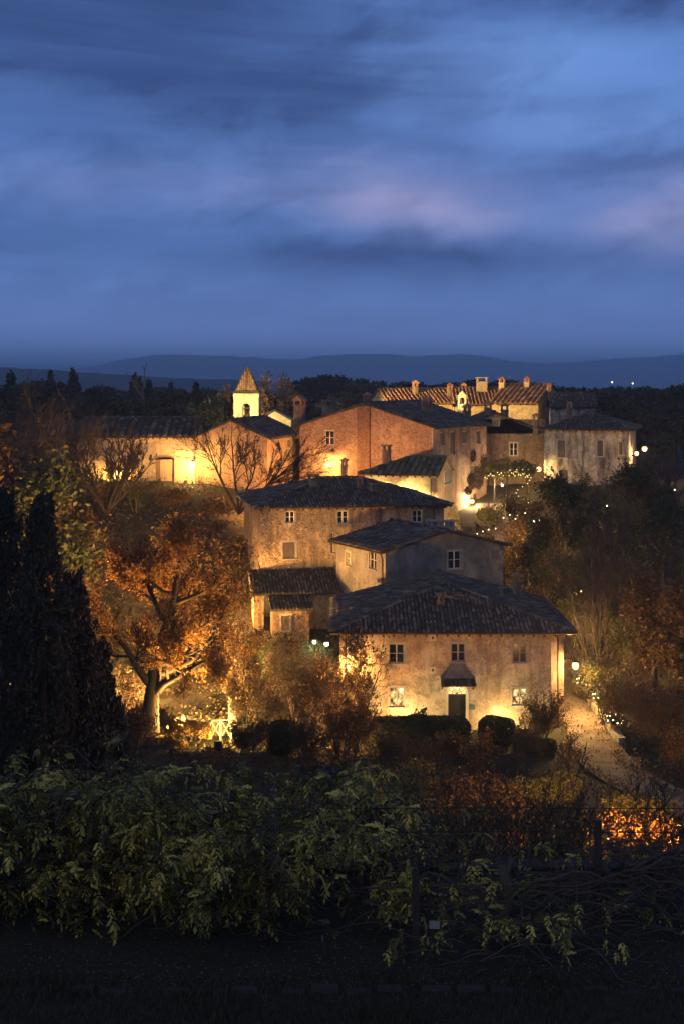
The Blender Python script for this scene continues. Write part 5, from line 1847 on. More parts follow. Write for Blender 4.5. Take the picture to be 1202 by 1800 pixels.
for k in range(58):
    px = -60 + k * 23 + rs.uniform(-8, 8)
    top = np.interp(px, [-60, 60, 140, 250, 420, 560, 760, 960, 1010, 1100, 1170, 1260], [656, 660, 672, 682, 684, 683, 685, 683, 677, 676, 670, 668]) + rs.uniform(-5, 6)
    far_at(px, rs.uniform(178, 240), top, 'round', rs.uniform(1.0, 1.6))
for k in range(46):
    px = -80 + k * 30 + rs.uniform(-12, 12)
    far_at(px, rs.uniform(300, 430), np.interp(px, [-80, 200, 420, 800, 1260], [662, 676, 680, 682, 676]) + rs.uniform(-4, 5), 'round', rs.uniform(1.3, 2.0))
for (px, Y, top, wf, lab) in ((1168, 168, 664, 1.0, 'tall dark tree breaking the skyline at the right edge'), (1120, 160, 690, 1.3, 'dark tree behind the flank of the pale house'),
                              (1185, 150, 700, 1.3, 'dark tree at the right edge behind the flank lantern'), (1060, 165, 686, 1.2, 'dark tree rising over the pale house roof'),
                              (300, 150, 690, 1.3, 'dark tree behind the hall roof'), (200, 152, 690, 1.3, 'dark tree behind the left half of the hall roof'), (100, 150, 688, 1.3, 'dark tree behind the barn roof'), (365, 156, 692, 1.0, 'dark tree left of the belfry')):
    o = far_at(px, Y, top, 'round', wf)
    tag(o, lab)
# evergreens next to the belfry, floodlight glow put into their leaf colour
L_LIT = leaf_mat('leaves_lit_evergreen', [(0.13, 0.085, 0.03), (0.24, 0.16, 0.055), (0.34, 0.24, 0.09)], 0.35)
for (px, Y, top, w, sd, lab) in ((460, 160, 642, 46, 1, 'evergreen with floodlight gold in its leaf colour, right of the belfry spire'), (511, 162, 655, 54, 2, 'rounder tree lit dim gold between belfry and pines'), (395, 164, 672, 34, 3, 'dim brown tree left of the belfry spire')):
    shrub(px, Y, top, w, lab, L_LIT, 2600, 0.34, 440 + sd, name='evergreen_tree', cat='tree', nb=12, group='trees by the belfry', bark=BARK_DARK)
p, hh = up_to(240, 640, 172)
ms, _ = bare_tree_mesh(151, hh, 0.2, BARK_PALE, levels=2, first=0.55, kids=(5, 4), lens=(0.35, 0.5), spread=(55, 50), up=(0.0, 0.1), gnarl=0.2, trunk_len=0.95, rmin=0.04)
place('dead_tree', 'pale dead snag standing above the hall roof', 'tree', p, ms, 0.2)


# ------------------------------------------------------------------ garden things
# white braced fence by the oak
fo = Vector(at_ground(352, 81.5))
FE = empty('timber_fence', fo, R(-12), 'white braced timber fence lit brightly below the oak', 'fence')
for i in range(4):
    x = i * 0.62
    zt = 1.0 + 0.06 * i
    MB().box(x - 0.05, x + 0.05, -0.05, 0.05, -0.3, zt).build('post', M_WOODP, FE)
    if i < 3:
        zt2 = 1.0 + 0.06 * (i + 1)
        MB().tube([(x + 0.05, -0.0, zt - 0.06), (x + 0.57, -0.0, zt2 - 0.06)], 0.045, 4).build('rail', M_WOODP, FE)
        MB().tube([(x + 0.05, -0.02, 0.12), (x + 0.57, -0.02, zt2 - 0.14)], 0.035, 4).build('brace', M_WOODP, FE)
        MB().tube([(x + 0.05, 0.03, zt - 0.14), (x + 0.57, 0.03, 0.12)], 0.035, 4).build('brace', M_WOODP, FE)
gp = Vector(at_ground(409, 84))
GPo = empty('gate_pillar', gp, 0.2, 'square plaster pillar with a stone cap right of the white fence', 'pillar')
MB().box(-0.22, 0.22, -0.22, 0.22, -0.4, 1.5).build('shaft', P_PALE, GPo)
MB().frustum(0, 0, 1.501, 1.62, 0.30, 0.30, 0.26, 0.26).build('cap', M_STONE, GPo)
# low wall beside the lane with three fairy-lit pots
lw = [(T(1003) * 93, 93), (T(1022) * 90, 90), (T(1048) * 86, 86), (T(1074) * 82, 82), (T(1092) * 79.5, 79.5)]
LW = empty('lane_wall', (0, 0, 0), 0, 'low plastered wall along the right side of the lane', 'wall')
mb = MB()
for (a_, b_) in zip(lw, lw[1:]):
    d_ = Vector((b_[0] - a_[0], b_[1] - a_[1], 0)).normalized()
    n_ = Vector((-d_.y, d_.x, 0)) * 0.2
    za, zb = ground(*a_), ground(*b_)
    A, B_ = Vector((a_[0], a_[1], 0)), Vector((b_[0], b_[1], 0))
    ht_ = 0.62
    q = [A - n_ + Vector((0, 0, za - 0.6)), B_ - n_ + Vector((0, 0, zb - 0.6)), B_ - n_ + Vector((0, 0, zb + ht_)), A - n_ + Vector((0, 0, za + ht_))]
    q2 = [v + n_ * 2 for v in q]
    mb.poly(q); mb.poly(q2[::-1]); mb.poly([q[3], q[2], q2[2], q2[3]])
mb.poly([q[1], q2[1], q2[2], q[2]])
mb.build('wall', P_PALE, LW)
BULB = glow('fairy_bulb', (1.0, 0.74, 0.28), 2.4)
bulb_me = MB().sphere((0, 0, 0), 0.036, 6, 4).mesh('bulb', glow('pot_bulb', (1.0, 0.80, 0.36), 6.0))
for (px, py, Y, lab, sd) in ((1026, 1196, 90, 'fairy lit clipped ball in a pot, highest up the lane', 1), (1055, 1223, 86, 'fairy lit clipped ball in a pot, middle of the three by the lane', 2), (1081, 1262, 81.2, 'fairy lit clipped ball in a pot, nearest the lane foot', 3)):
    c_ = W(px, py, Y)
    PO = empty('potted_shrub', (c_.x, c_.y, c_.z - 0.75), 0, lab, 'potted shrub', 'fairy lit pots along the lane')
    MB().lathe([(0.20, -0.25), (0.25, 0.0), (0.31, 0.32), (0.35, 0.33), (0.35, 0.40), (0.28, 0.40)], 14).build('pot', M_TERRA, PO, smooth=False)
    rng = np.random.default_rng(sd)
    d_ = norm(rng.normal(0, 1, (1500, 3)))
    V1, Q1, t1 = leaves_np(rng, d_ * 0.42 * rng.uniform(0.85, 1.03, (1500, 1)) * np.array([1.1, 1.1, 0.9]) + np.array([0, 0, 0.75]), 0.08, 0.6)
    link('foliage', mesh_np('foliage', V1, Q1, L_HEDGE, tone=t1), PO)
    MB().sphere((0, 0, 0.75), 0.38, 10, 7).build('inner_growth', L_HEDGE, PO)
    for k in range(16):
        a_ = k * 2.4; z_ = -0.75 + 1.5 * (k + 0.5) / 16
        r_ = math.sqrt(max(0, 1 - z_ * z_))
        link('bulb', bulb_me, PO, (0.48 * r_ * math.cos(a_), 0.48 * r_ * math.sin(a_), 0.75 + 0.40 * z_))

# pergola with creeper and string lights by the pink flank
PG = empty('pergola', (0, 0, 0), 0, 'creeper covered pergola with string lights right of the pink flank', 'pergola')
pts = []
for (px, Y) in ((858, 128.5), (890, 129), (925, 129.5), (868, 132), (930, 133)):
    x = T(px) * Y
    zg = ground(x, Y)
    MB().tube([(x, Y, zg - 0.4), (x, Y, 21.6)], 0.06, 6).build('post', M_WOOD, PG)
for Y in (128.7, 130.3, 132):
    MB().box(T(852) * Y, T(935) * Y, Y - 0.05, Y + 0.05, 21.6, 21.72).build('beam', M_WOOD, PG)
for k in range(8):
    x = T(855 + k * 11) * 130
    MB().box(x - 0.04, x + 0.04, 128.2, 132.6, 21.721, 21.80).build('rafter', M_WOOD, PG)
rng = np.random.default_rng(77)
bl = [(T(rng.uniform(858, 930)) * 130, rng.uniform(128, 132), rng.uniform(21.4, 22.5), 0.8, 0.8, 0.5) for _ in range(26)]
bl += [(T(930) * 129 + rng.normal(0, 0.2), 129 + rng.normal(0, 0.3), z, 0.5, 0.5, 0.6) for z in (18.2, 19.2, 20.2, 21.0)]
V1, Q1, t1 = leaves_np(rng, blobs_pts(rng, bl, 5200, 0.3), 0.2, 0.65)
link('foliage', mesh_np('foliage', V1, Q1, L_OLIVE, tone=t1), PG)
SL = empty('string_lights', (0, 0, 0), 0, 'string of small warm bulbs along and down the pergola creeper', 'string lights')
path = [W(852 + 80 * k / 26, 838 - 9 * math.sin(math.pi * k / 26) + 3 * math.sin(k * 1.7), 128.0) for k in range(27)] + [W(918 + 12 * math.sin(k * 0.8), 832 + k * 5.6, 128.0) for k in range(14)]
path2 = [W(880 + 48 * k / 14, 830 + 6 * math.sin(k * 2.1), 128.2) for k in range(15)]
MB().tube(path, 0.012, 3).build('wire', M_IRON, SL)
MB().tube(path2, 0.012, 3).build('wire', M_IRON, SL)
bulb_s = MB().sphere((0, 0, 0), 0.036, 6, 4).mesh('bulb', BULB)
for q in path + path2:
    link('bulb', bulb_s, SL, q + Vector((0, -0.05, -0.05)))
SL2 = empty('string_lights', (0, 0, 0), 0, 'loose string of bulbs on the bushes below the pergola', 'string lights')
pth = [W(x, y, 112.0) for x, y in ((838, 938), (848, 934), (858, 931), (870, 929), (884, 910), (895, 905), (905, 912), (922, 902), (938, 917), (947, 914), (951, 928))]
MB().tube(pth, 0.01, 3).build('wire', M_IRON, SL2)
for q in pth:
    link('bulb', bulb_me, SL2, q + Vector((0, -0.05, 0)))

# ------------------------------------------------------------------ lamps of the village
def on_wall(fr, px, py, ai, val, off, zoff=0.0):
    q = fr.hit(px, py, ai, val)
    n = Vector((0, -1, 0)) if ai == 1 else Vector((1 if val > 0 else -1, 0, 0))
    wp = fr.M @ (q + n * off)
    wn = fr.M.to_3x3() @ n
    return wp, (wn.x, wn.y)


def lantern_on(fr, px, py, ai, val, label, col, power, r=0.14, off=0.5, **kw):
    P, n = on_wall(fr, px, py, ai, val, off)
    return wall_lantern(P, n, label, col, power, r, arm=off - 0.03, **kw)


lantern_on(f8, 342, 815, 1, 0, 'lantern on the hall wall next to the church corner', (1.0, 0.56, 0.16), 3.2, 0.24, 1.3)
lantern_on(f5, 584, 815, 1, 0, 'lantern on the brick gable beside the chimney breast', (1.0, 0.50, 0.15), 2.6, 0.22, 0.9)
lantern_on(f9, 948, 824, 1, 0, 'lantern on the left corner of the pale house', AMBER, 1.5, 0.22, 0.7)
lantern_on(f9, 1109, 797, 0, 8.0, 'lantern on the flank of the pale house under the eave', AMBER, 1.8, 0.19, 0.5)
post_lamp(W(1132, 789, 133), 'street lamp at the far right of the village beside the pale house', AMBER, 1.4, 20, 0.24, 'street lamps')
lantern_on(f5, 817, 881, 0, 13.5, 'lantern beside the narrow door at the foot of the pink flank', (1.0, 0.58, 0.27), 2.2, 0.17, 0.7)
wall_lantern(W(882, 853, 131.5), (0, -1), 'small lantern glowing under the pergola', WARM, 2.0, 0.12)
wall_lantern(Vector((13.75, 83.95, ZP(1170, 83.95))), (0.93, -0.3), 'lantern on the right corner of the front farmhouse, over the lane', AMBER, 8.0, 0.2, arm=0.65)
wall_lantern(W(612, 1172, 82.1), (0, -1), 'lantern on the left corner of the front farmhouse', (1.0, 0.50, 0.14), 3.0, 0.12, arm=0.85)
wall_lantern(Vector((T(803) * 82.4, 82.4, ZP(1210, 82.4))), (0, -1), 'small lamp hanging above the arched door', PALE, 0.10, 0.05, arm=0.5)
for (px, lab) in ((708, 'ground uplight behind the long hedge, left of the door'), (882, 'ground uplight behind the round hedge, right of the door')):
    x = T(px) * 82.5
    zg = ground(x, 82.0)
    U_ = empty('ground_uplight', (x, 81.95, zg + 0.25), 0, lab, 'uplight', 'uplights washing the farmhouse wall')
    MB().lathe([(0.10, -0.1), (0.12, 0.08), (0.15, 0.16), (0.13, 0.16)], 12).build('housing', M_IRON, U_)
    lamp_bulb(U_, (0, 0, 0.2), 0.10, (1.0, 0.70, 0.26), 1.25)
post_lamp(W(574, 1132, 89.5), 'bright garden lamp nearest the farmhouse corner', PALE, 0.4, ground(T(574) * 89.5, 89.5), 0.15)
post_lamp(W(553, 1128, 89.8), 'bright garden lamp left of the other, above the hedge', PALE, 0.4, ground(T(553) * 89.8, 89.8), 0.14)
# lamps whose light the photograph shows while their bodies are hidden by roofs and leaves
wall_lantern(Vector((4.3, 117.9, 20.3)), (-0.24, -0.97), 'lantern in the alley under the yellow cottage wall', (1.0, 0.74, 0.26), 3.2, 0.13, arm=0.7)
wall_lantern(f8.M @ Vector((3.4, -0.6, 1.3)), (0, -1), 'lantern behind the bushes low on the hall wall', (1.0, 0.52, 0.12), 2.6, 0.12, arm=0.57)
post_lamp(Vector((-1.2, 121.4, 21.4)), 'street lamp in the lane below the brick gable, hidden by the middle roof', (1.0, 0.42, 0.12), 14.0, 17.0, 0.2, 'street lamps', True)
post_lamp(Vector((-7.4, 117.0, 20.6)), 'street lamp before the church front behind the bare tree', (1.0, 0.40, 0.10), 4.5, 18.0, 0.16, 'street lamps', True)
post_lamp(Vector((T(768) * 117, 117, 19.2)), 'street lamp behind the right end of the middle house, lighting the pink flank', (1.0, 0.52, 0.25), 11.0, 15.5, 0.16, 'street lamps', True)
post_lamp(Vector((-8.8, 100.2, 15.0)), 'street lamp behind the oak lighting the left end of the middle house', (1.0, 0.47, 0.13), 13.0, 12.0, 0.15, 'street lamps', True)
def garden_spot(px, Y, zoff, label, col, power, r=0.11):
    x = T(px) * Y
    U_ = empty('ground_uplight', (x, Y, ground(x, Y) + zoff), 0, label, 'uplight', 'uplights under the trees')
    MB().lathe([(0.10, -0.5), (0.12, 0.06), (0.16, 0.15), (0.14, 0.15)], 12).build('housing', M_IRON, U_)
    lamp_bulb(U_, (0, 0, 0.2), r, col, power)
    sh = MB()                                    # shade added to block the bright globe from the camera
    q = [(0.22 * math.cos(a_), 0.22 * math.sin(a_)) for a_ in np.linspace(math.pi * 1.0, math.pi * 2.0, 9)]
    for (a_, b_) in zip(q, q[1:]):
        sh.poly([(a_[0], a_[1], -0.1), (b_[0], b_[1], -0.1), (b_[0], b_[1], 0.2 + r * 2.2), (a_[0], a_[1], 0.2 + r * 2.2)])
    sh.build('shade', M_IRON, U_)
garden_spot(338, 81.9, 0.5, 'uplight inside the bright bush at the foot of the oak', (1.0, 0.52, 0.13), 44.0)
garden_spot(384, 78.8, 0.2, 'uplight in front of the white fence', (1.0, 0.60, 0.16), 5.0, 0.08)
garden_spot(172, 88, 0.4, 'uplight behind the cypresses, left of the oak', SODIUM, 75.0)
garden_spot(232, 86.5, 0.6, 'uplight close behind the oak trunk', (1.0, 0.50, 0.13), 16.0)
garden_spot(400, 88.5, 0.5, 'uplight behind the oak on its right side', SODIUM, 5.0)
garden_spot(592, 78.2, 0.3, 'uplight among the bushes at the farmhouse garden edge', SODIUM, 3.0)
garden_spot(1120, 56.6, 0.2, 'path light below the terrace wall on the right', (1.0, 0.42, 0.11), 11.0)
garden_spot(1175, 56.2, 0.2, 'path light below the terrace wall at the right edge', (1.0, 0.42, 0.11), 10.0)
garden_spot(905, 56, 0.2, 'path light below the terrace wall, further left', (1.0, 0.42, 0.11), 1.8)
garden_spot(905, 115.5, 0.6, 'uplight on the bank behind the orange shrub', AMBER, 5.0)
garden_spot(95, 110, 0.6, 'uplight among the bushes left of the hall', (1.0, 0.5, 0.18), 1.6)
post_lamp(Vector((17.2, 102.5, 14.6)), 'street lamp at the lane bend hidden in the trees behind the front farmhouse', (1.0, 0.56, 0.17), 8.0, 12.2, 0.15, 'street lamps', True)
post_lamp(Vector((14.6, 109.0, 16.6)), 'street lamp on the upper lane behind the grey gabled house', (1.0, 0.56, 0.17), 8.0, 13.6, 0.15, 'street lamps', True)
post_lamp(Vector((18.6, 93.0, 13.4)), 'lane lamp behind the fan shaped tree', (1.0, 0.58, 0.19), 2.6, 10.8, 0.13, 'street lamps', True)
garden_spot(1130, 90, 0.5, 'faint uplight in the thicket right of the lane', SODIUM, 0.9)
floodlight(Vector((-9.9, 141.5, 25.7)), fT.M @ Vector((1.3, 1.0, 7.6)), 'floodlight on the church roof aimed at the belfry', (1.0, 0.74, 0.28), 700, 80)
floodlight(Vector((-9.6, 153.5, 25.0)), Vector((-7.6, 161, 27.5)), 'floodlight added behind the belfry to brighten the evergreens', (1.0, 0.60, 0.20), 260, 110)  # added lamp, since the belfry floodlight misses these trees
floodlight(Vector((-3.0, 146.0, 27.5)), Vector((13.0, 158, 28.2)), 'floodlight near the chapel aimed at the golden roofs', (1.0, 0.57, 0.16), 4600, 60)
floodlight(W(798, 712, 143.2), W(811, 700, 146), 'small floodlight before the bell cote', (1.0, 0.78, 0.33), 100, 60)
# lights far out on the plain and hill
for (px, py, Y, s, col) in ((895, 661, 5200, 1.6, (1, 0.9, 0.75)), (1075, 672, 1500, 0.7, (1, 0.85, 0.6)), (1111, 674, 1450, 0.7, (1, 0.7, 0.35)), (1131, 647, 5600, 1.2, (1, 0.9, 0.8))):
    o = MB().sphere((0, 0, 0), s, 6, 4).build('distant_lamp', glow('distant_glow_%d' % px, col, 6.0), None, loc=W(px, py, Y))
    tag(o, {895: 'tiny white light high on the far hill above the back chimneys', 1075: 'tiny yellow light on the plain, left of the close pair at the right skyline', 1111: 'tiny orange light on the plain, right one of the close pair', 1131: 'tiny pale light on the far hill at the right'}[px], 'lamp', 'lamps far out in the country')
for (px, py, Y, lab) in ((1185, 861, 100, 'white lamp glimmering in the dark trees at the right edge'), (1066, 889, 104, 'faint bluish lamp in the trees below the pale house'), (937, 916, 110, 'small white lamp on the slope below the pergola')):
    post_lamp(W(px, py, Y), lab, (0.95, 0.95, 0.8), 0.002, ground(T(px) * Y, Y), 0.05, 'small lamps in the trees')

# ------------------------------------------------------------------ wisteria on the terrace in front
def pinnate(rng, L=0.27, pairs=6):
    """hanging compound leaf, base at the origin, running along +x and drooping"""
    V, Q, t = [], [], []
    k = pairs + 1
    rach = []
    for i in range(k + 1):
        f = i / k
        rach.append(np.array([L * f * (1 - 0.25 * f), 0.03 * math.sin(f * 3) * rng.uniform(-1, 1), -L * 0.62 * f ** 1.8]))
    def quad(a, b, c_, d, tn):
        i = len(V)
        V.extend([a, b, c_, d]); Q.append([i, i + 1, i + 2, i + 3]); t.append(tn)
    base_t = rng.uniform(0.3, 0.7)
    for i in range(1, k):
        p = rach[i]
        for sx in (-1, 1):
            l = L * rng.uniform(0.30, 0.44) * (1 - 0.25 * abs(i / k - 0.5))
            d = np.array([0.45 * l, sx * 0.78 * l, -l * rng.uniform(0.25, 0.75)])
            w = np.array([0.25 * l, -sx * 0.08 * l, -0.05 * l])
            quad(p, p + d * 0.45 + w + np.array([0, 0, 0.012]), p + d, p + d * 0.45 - w + np.array([0, 0, 0.004]), base_t + rng.uniform(-0.15, 0.15))
    p = rach[k]; l = L * 0.4
    d = np.array([0.5 * l, 0, -0.8 * l]); w = np.array([0, 0.24 * l, 0])
    quad(p, p + d * 0.45 + w, p + d, p + d * 0.45 - w, base_t)
    for i in range(k):
        quad(rach[i] + np.array([0, 0.002, 0]), rach[i] - np.array([0, 0.002, 0]), rach[i + 1] - np.array([0, 0.002, 0]), rach[i + 1] + np.array([0, 0.002, 0]), 0.2)
    return np.array(V), np.array(Q), np.array(t)


rngw = np.random.default_rng(909)
PIN = [pinnate(rngw, rngw.uniform(0.17, 0.32), int(rngw.integers(3, 6))) for _ in range(12)]
PIN_ME = [mesh_np('leaf', v, q, L_WIST, tone=t) for v, q, t in PIN[:4]]


def top_of(x, y):
    """height of the vine bank above the terrace"""
    px = CX + x / y * F
    return float(np.interp(px, [-100, 100, 250, 420, 560, 640, 760, 860, 1000, 1202, 1300], [1.7, 1.8, 1.95, 1.75, 1.7, 1.40, 1.05, 0.8, 0.85, 0.85, 0.85]))


WV = [(-5.4, 20.2, 1.0, 'leafy wisteria at the left edge of the terrace'), (-3.5, 20.6, 1.0, 'dense wisteria left of the terrace middle'), (-1.6, 20.0, 0.95, 'wisteria with yellow hanging leaves before the oak'),
      (0.35, 20.4, 0.5, 'thinner wisteria beside the middle trellis post'), (2.1, 18.9, 0.26, 'half bare wisteria with a thick short trunk and long arching vines'), (3.6, 19.6, 0.22, 'nearly bare wisteria at the right trellis post'), (5.2, 19.9, 0.20, 'nearly bare wisteria at the right edge of the terrace')]
for wi, (wx, wy, dens, lab) in enumerate(WV):
    rng = np.random.default_rng(920 + wi)
    o = empty('wisteria', (wx, wy, TERRACE_Z), 0, lab, 'wisteria', 'wisteria vines on the terrace')
    mb = MB()
    tp = [Vector((0, 0, -0.1)), Vector((rng.normal(0, .05), 0.02, 0.25)), Vector((rng.normal(0, .1), 0, 0.55)), Vector((rng.normal(0, .15), 0.05, 0.95))]
    r0 = 0.13 if wi == 4 else 0.07
    mb.tube(tp, [r0, r0 * 0.8, r0 * 0.75, r0 * 0.5], 8)
    mb.tube([tp[1] + Vector((r0 * 0.8, 0, 0)), tp[2] + Vector((-r0, 0.04, 0)), tp[3] + Vector((r0, 0, 0.1))], [r0 * 0.45, r0 * 0.4, r0 * 0.3], 6)
    mb.build('trunk', BARK, o, smooth=True)
    # long vines: arching shoots
    paths, lp, ld = [], [], []
    n_sh = 165 if dens > 0.5 else (105 if dens > 0.3 else 80)
    for k in range(n_sh):
        x, y = rng.uniform(-1.25, 1.25), rng.uniform(-1.9, 1.7)
        hmax = top_of(wx + x, wy + y)
        z0 = hmax * rng.uniform(0.15, 0.85)
        p = np.array([x * 0.7, y * 0.8, z0])
        az = rng.uniform(0, 6.283)
        d = np.array([math.cos(az) * 0.8, math.sin(az) * 0.55, rng.uniform(0.0, 0.9)])
        L = rng.uniform(0.6, 1.5)
        pts = [p]
        dn = dens * rng.choice([0.1, 0.6, 1.1])
        tb = rng.normal(0.02, 0.36)
        for i in range(8):
            d = norm(d + np.array([0, 0, -0.17]) + rng.normal(0, 0.12, 3))
            p = p + d * L / 8
            if p[2] > hmax: p = np.array([p[0], p[1], hmax - 0.02])
            if p[2] < 0.12: p = np.array([p[0], p[1], 0.12])
            pts.append(p)
            if i >= 1 and rng.uniform() < dn * (1.0 if p[2] > 0.35 else 0.25):
                for _ in range(4):
                    lp.append(p + rng.normal(0, 0.05, 3)); ld.append(tb)
        paths.append(np.array(pts))
    vb = MB()
    for pts in paths:
        vb.tube([Vector(q) for q in pts], list(np.linspace(0.012, 0.004, len(pts))), 3, cap=False)
    for k in range(70):                           # fine dry twigs, also down to the soil
        p = Vector((rng.uniform(-1.2, 1.2), rng.uniform(-1.9, 1.2), rng.uniform(0.05, 1.0)))
        az = rng.uniform(0, 6.283)
        L = rng.uniform(0.3, 0.9)
        d = Vector((math.cos(az), math.sin(az) * 0.6, rng.uniform(-0.5, 0.6)))
        q1 = p + d * L * 0.5 + Vector((rng.normal(0, 0.05), rng.normal(0, 0.05), rng.normal(0, 0.05)))
        q2 = q1 + (d + Vector((rng.normal(0, 0.4), rng.normal(0, 0.4), -0.3))) * L * 0.5
        for q in (q1, q2): q.z = max(q.z, 0.03)
        vb.tube([p, q1, q2], [0.006, 0.005, 0.003], 3, cap=False)
    for k in range(6 if dens > 0.3 else 13):      # old thick arms
        az = rng.choice([0, math.pi]) + rng.normal(0, 0.35)
        L = rng.uniform(1.1, 2.2); zz = rng.uniform(0.45, 0.95)
        pts = [Vector((0, 0, 0.5))]
        for i in range(1, 8):
            f = i / 7
            pts.append(Vector((math.cos(az) * L * f, math.sin(az) * L * f * 0.5, 0.5 + (zz - 0.5) * math.sin(f * 2.3) + 0.05 * rng.normal())))
        vb.tube(pts, list(np.linspace(0.035, 0.012, len(pts))), 5, cap=False)
    vb.build('vines', BARK, o)
    lp, ld = np.array(lp), np.array(ld)
    order = np.argsort(lp[:, 1])                  # nearest the camera first
    VV, QQ, TT, off = [], [], [], 0
    n_part = 0
    for j, i in enumerate(order):
        az = rng.uniform(0, 6.283)
        tilt = rng.uniform(-0.9, 0.9)
        s = rng.uniform(0.5, 1.05)
        if n_part < 38 and j % 3 == 0 and lp[i][2] > 0.25:
            lo = link('leaf', PIN_ME[rng.integers(0, 4)], o, tuple(lp[i]), (0, tilt, az))
            lo.scale = (s, s, s)
            n_part += 1
            continue
        v, q, t = PIN[rng.integers(0, len(PIN))]
        M = np.array((Matrix.Rotation(az, 3, 'Z') @ Matrix.Rotation(tilt, 3, 'Y')))
        VV.append((v * s) @ M.T + lp[i]); QQ.append(q + off); TT.append(np.clip(t + ld[i] + rng.normal(0, 0.22), 0, 1)); off += len(v)
    link('foliage', mesh_np('foliage', np.concatenate(VV), np.concatenate(QQ), L_WIST, tone=np.concatenate(TT)), o, kind='stuff')

TR = empty('trellis', (0, 0, TERRACE_Z), 0, 'timber posts and wires that carry the wisteria along the terrace edge', 'trellis')
for (px, Y, h_) in ((730, 18.4, 1.05), (1050, 19.6, 1.35), (410, 20.5, 1.5), (90, 20.5, 1.5)):
    x = T(px) * Y
    MB().box(x - 0.045, x + 0.045, Y - 0.045, Y + 0.045, -0.2, h_).build('post', bark_mat('post_wood', (0.045, 0.04, 0.033)), TR)
for (z, Y) in ((0.75, 19.3), (1.0, 20.2), (1.25, 20.5)):
    MB().tube([(-6, Y, z), (-2, Y + 0.05, z - 0.03), (2, Y, z), (6, Y + 0.05, z - 0.03)], 0.006, 4).build('wire', M_IRON, TR)
p = W(763, 1625, 17.9)
PL = empty('plant_label', (p.x, p.y, TERRACE_Z), R(-6), 'small pale plate on a thin stake among the vine stems', 'plant label')
MB().tube([(0, 0, -0.1), (0, 0, p.z - TERRACE_Z)], 0.008, 5).build('stake', M_IRON, PL)
MB().box(-0.065, 0.065, -0.016, -0.010, p.z - TERRACE_Z - 0.05, p.z - TERRACE_Z + 0.05).build('plate', simple('pale_plate', (0.22, 0.22, 0.21), 0.6), PL)

# stone edging, lawn blades and fallen leaves on the terrace
ED = empty('bed_edging', (0, 17.25, TERRACE_Z), 0, 'row of low stones along the front of the wisteria bed', 'edging')
rng = np.random.default_rng(31)
est = [MB().frustum(0, 0, -0.05, 0.045 + 0.02 * k, 0.17, 0.06, 0.15, 0.045).mesh('stone', simple('edging_stone', (0.04, 0.038, 0.034), 0.9)) for k in range(3)]
x = -4.6
while x < 4.7:
    s = rng.uniform(0.8, 1.25)
    so = link('stone', est[int(rng.integers(0, 3))], ED, (x + 0.17 * s, rng.normal(0, 0.012) + 0.02 * math.sin(x), 0), (0, 0, rng.normal(0, 0.05)))
    so.scale = (s, rng.uniform(0.7, 1.2), rng.uniform(0.15, 1.0))
    x += 0.36 * s + (rng.uniform(0.1, 0.5) if rng.uniform() < 0.35 else 0.02)
n = 34000
bx, by = rng.uniform(-5.2, 5.2, n), rng.uniform(14.2, 17.6, n) + np.abs(rng.normal(0, 0.12, n))
h_ = rng.uniform(0.02, 0.07, n) * (1 + 0.8 * np.clip(np.sin(bx * 3.1) + np.sin(by * 4.3 + bx), 0, 2)); az = rng.uniform(0, 6.283, n)
lean = rng.normal(0, 0.03, (n, 2))
B0 = np.stack([bx, by, np.full(n, TERRACE_Z)], -1)
wv = np.stack([np.cos(az), np.sin(az), 0 * az], -1) * 0.006
tipv = np.stack([lean[:, 0], lean[:, 1], h_], -1)
Vv = np.stack([B0 - wv, B0 + wv, B0 + tipv + wv * 0.2, B0 + tipv - wv * 0.2], 1).reshape(-1, 3)
link('grass', mesh_np('grass', Vv, np.arange(4 * n).reshape(n, 4), leaf_mat('grass_blades', [(0.02, 0.02, 0.012), (0.05, 0.048, 0.026), (0.10, 0.09, 0.05)], 0.1), tone=rng.uniform(0, 0.8, n)), kind='stuff')
n = 2600
C = np.stack([rng.uniform(-5, 5, n), np.abs(rng.normal(0, 1.0, n)) + 17.3, np.full(n, TERRACE_Z + 0.02)], -1)
Vv, Q, tn = leaves_np(rng, C, 0.05, 0.4)
Vv[:, 2] = TERRACE_Z + 0.012 + np.abs(Vv[:, 2] - TERRACE_Z) * 0.35
link('fallen_leaves', mesh_np('fallen_leaves', Vv, Q, leaf_mat('leaves_dry', [(0.06, 0.045, 0.03), (0.14, 0.11, 0.075), (0.26, 0.22, 0.16)], 0.1), tone=tn), kind='stuff')
TWl = empty('terrace_wall', (0, 21.62, TERRACE_Z), 0, 'low dark stone wall at the edge of the terrace behind the wisteria', 'wall')
M_WALLD = simple('dark_stone', (0.030, 0.028, 0.025), 0.9, scale=4, bump=0.03)  # plain dark stone tone for wall and coping
MB().box(-12, 12, -0.14, 0.14, -7, 0.03).build('wall', M_WALLD, TWl)
MB().box(-12, 12, -0.18, 0.18, 0.031, 0.07).build('coping', M_WALLD, TWl)

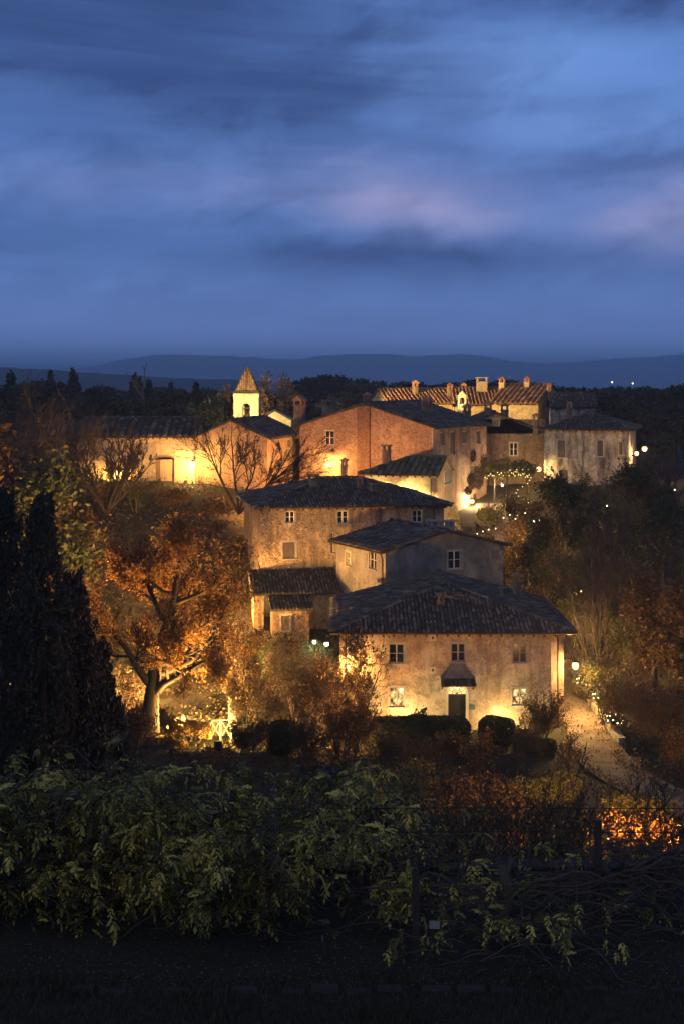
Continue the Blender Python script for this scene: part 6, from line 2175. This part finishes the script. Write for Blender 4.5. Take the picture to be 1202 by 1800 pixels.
# trees and shrubs growing up from below the terrace, their tops showing over the vines
for (px, Y, top, w, lab, lm, n, sd) in ((195, 29, 1296, 260, 'olive green tree top rising behind the wisteria on the left', L_OLIVE, 5200, 601), (40, 31, 1325, 200, 'dim green tree top at the left edge behind the wisteria', L_OLIVE, 3600, 602),
                                        (520, 33, 1330, 260, 'green tree top behind the wisteria, right of the white fence', L_OLIVE, 5200, 603), (385, 30, 1345, 150, 'low green tree top below the white fence', L_OLIVE, 2600, 604),
                                        (655, 36, 1352, 160, 'dull green tree top left of the sunken garden', L_OLIVE, 2600, 605)):
    shrub(px, Y, top, w, lab, lm, n, 0.20, sd, name='small_tree', cat='tree', nb=14, group='tree tops behind the wisteria', shell=0.5)
for (px, Y, top, lab, sd, n) in ((880, 38, 1372, 'half bare shrub behind the bare vines, middle right', 611, 1000), (1010, 36, 1388, 'half bare shrub behind the right trellis post', 612, 900), (1140, 37, 1385, 'half bare shrub at the right edge behind the vines', 613, 900), (760, 39, 1362, 'half bare shrub behind the middle trellis post', 614, 1100)):
    twiggy(px, Y, top, lab, L_OLIVE, n, 0.13, sd, 12, 0.4, group='shrubs below the terrace')
for (px, Y, top, w, lab, sd) in ((1120, 55.5, 1425, 190, 'low hedge of orange leaves glowing by the path lamp on the right', 621), (900, 55, 1465, 170, 'low hedge of orange leaves glowing by the left path lamp', 622), (1010, 54, 1480, 120, 'low leaf bank between the two path lamps', 623)):
    shrub(px, Y, top, w, lab, L_GOLD, 5200, 0.11, sd, nb=12, group='lit hedges below the terrace')

# ------------------------------------------------------------------ evening haze over the plain
m = bpy.data.materials.new('haze_air')
m.use_nodes = True
gn = NT(m.node_tree)
pv = gn.n('ShaderNodeVolumePrincipled')
pv.inputs['Color'].default_value = (0.70, 0.86, 1.0, 1)
pv.inputs['Density'].default_value = HAZE
pv.inputs['Anisotropy'].default_value = 0.6
ou = gn.n('ShaderNodeOutputMaterial')
gn.put(ou.inputs['Volume'], pv.outputs[0])
MB().box(-15500, 15500, -15500, 15500, -12, 178).build('haze', m, kind='stuff')
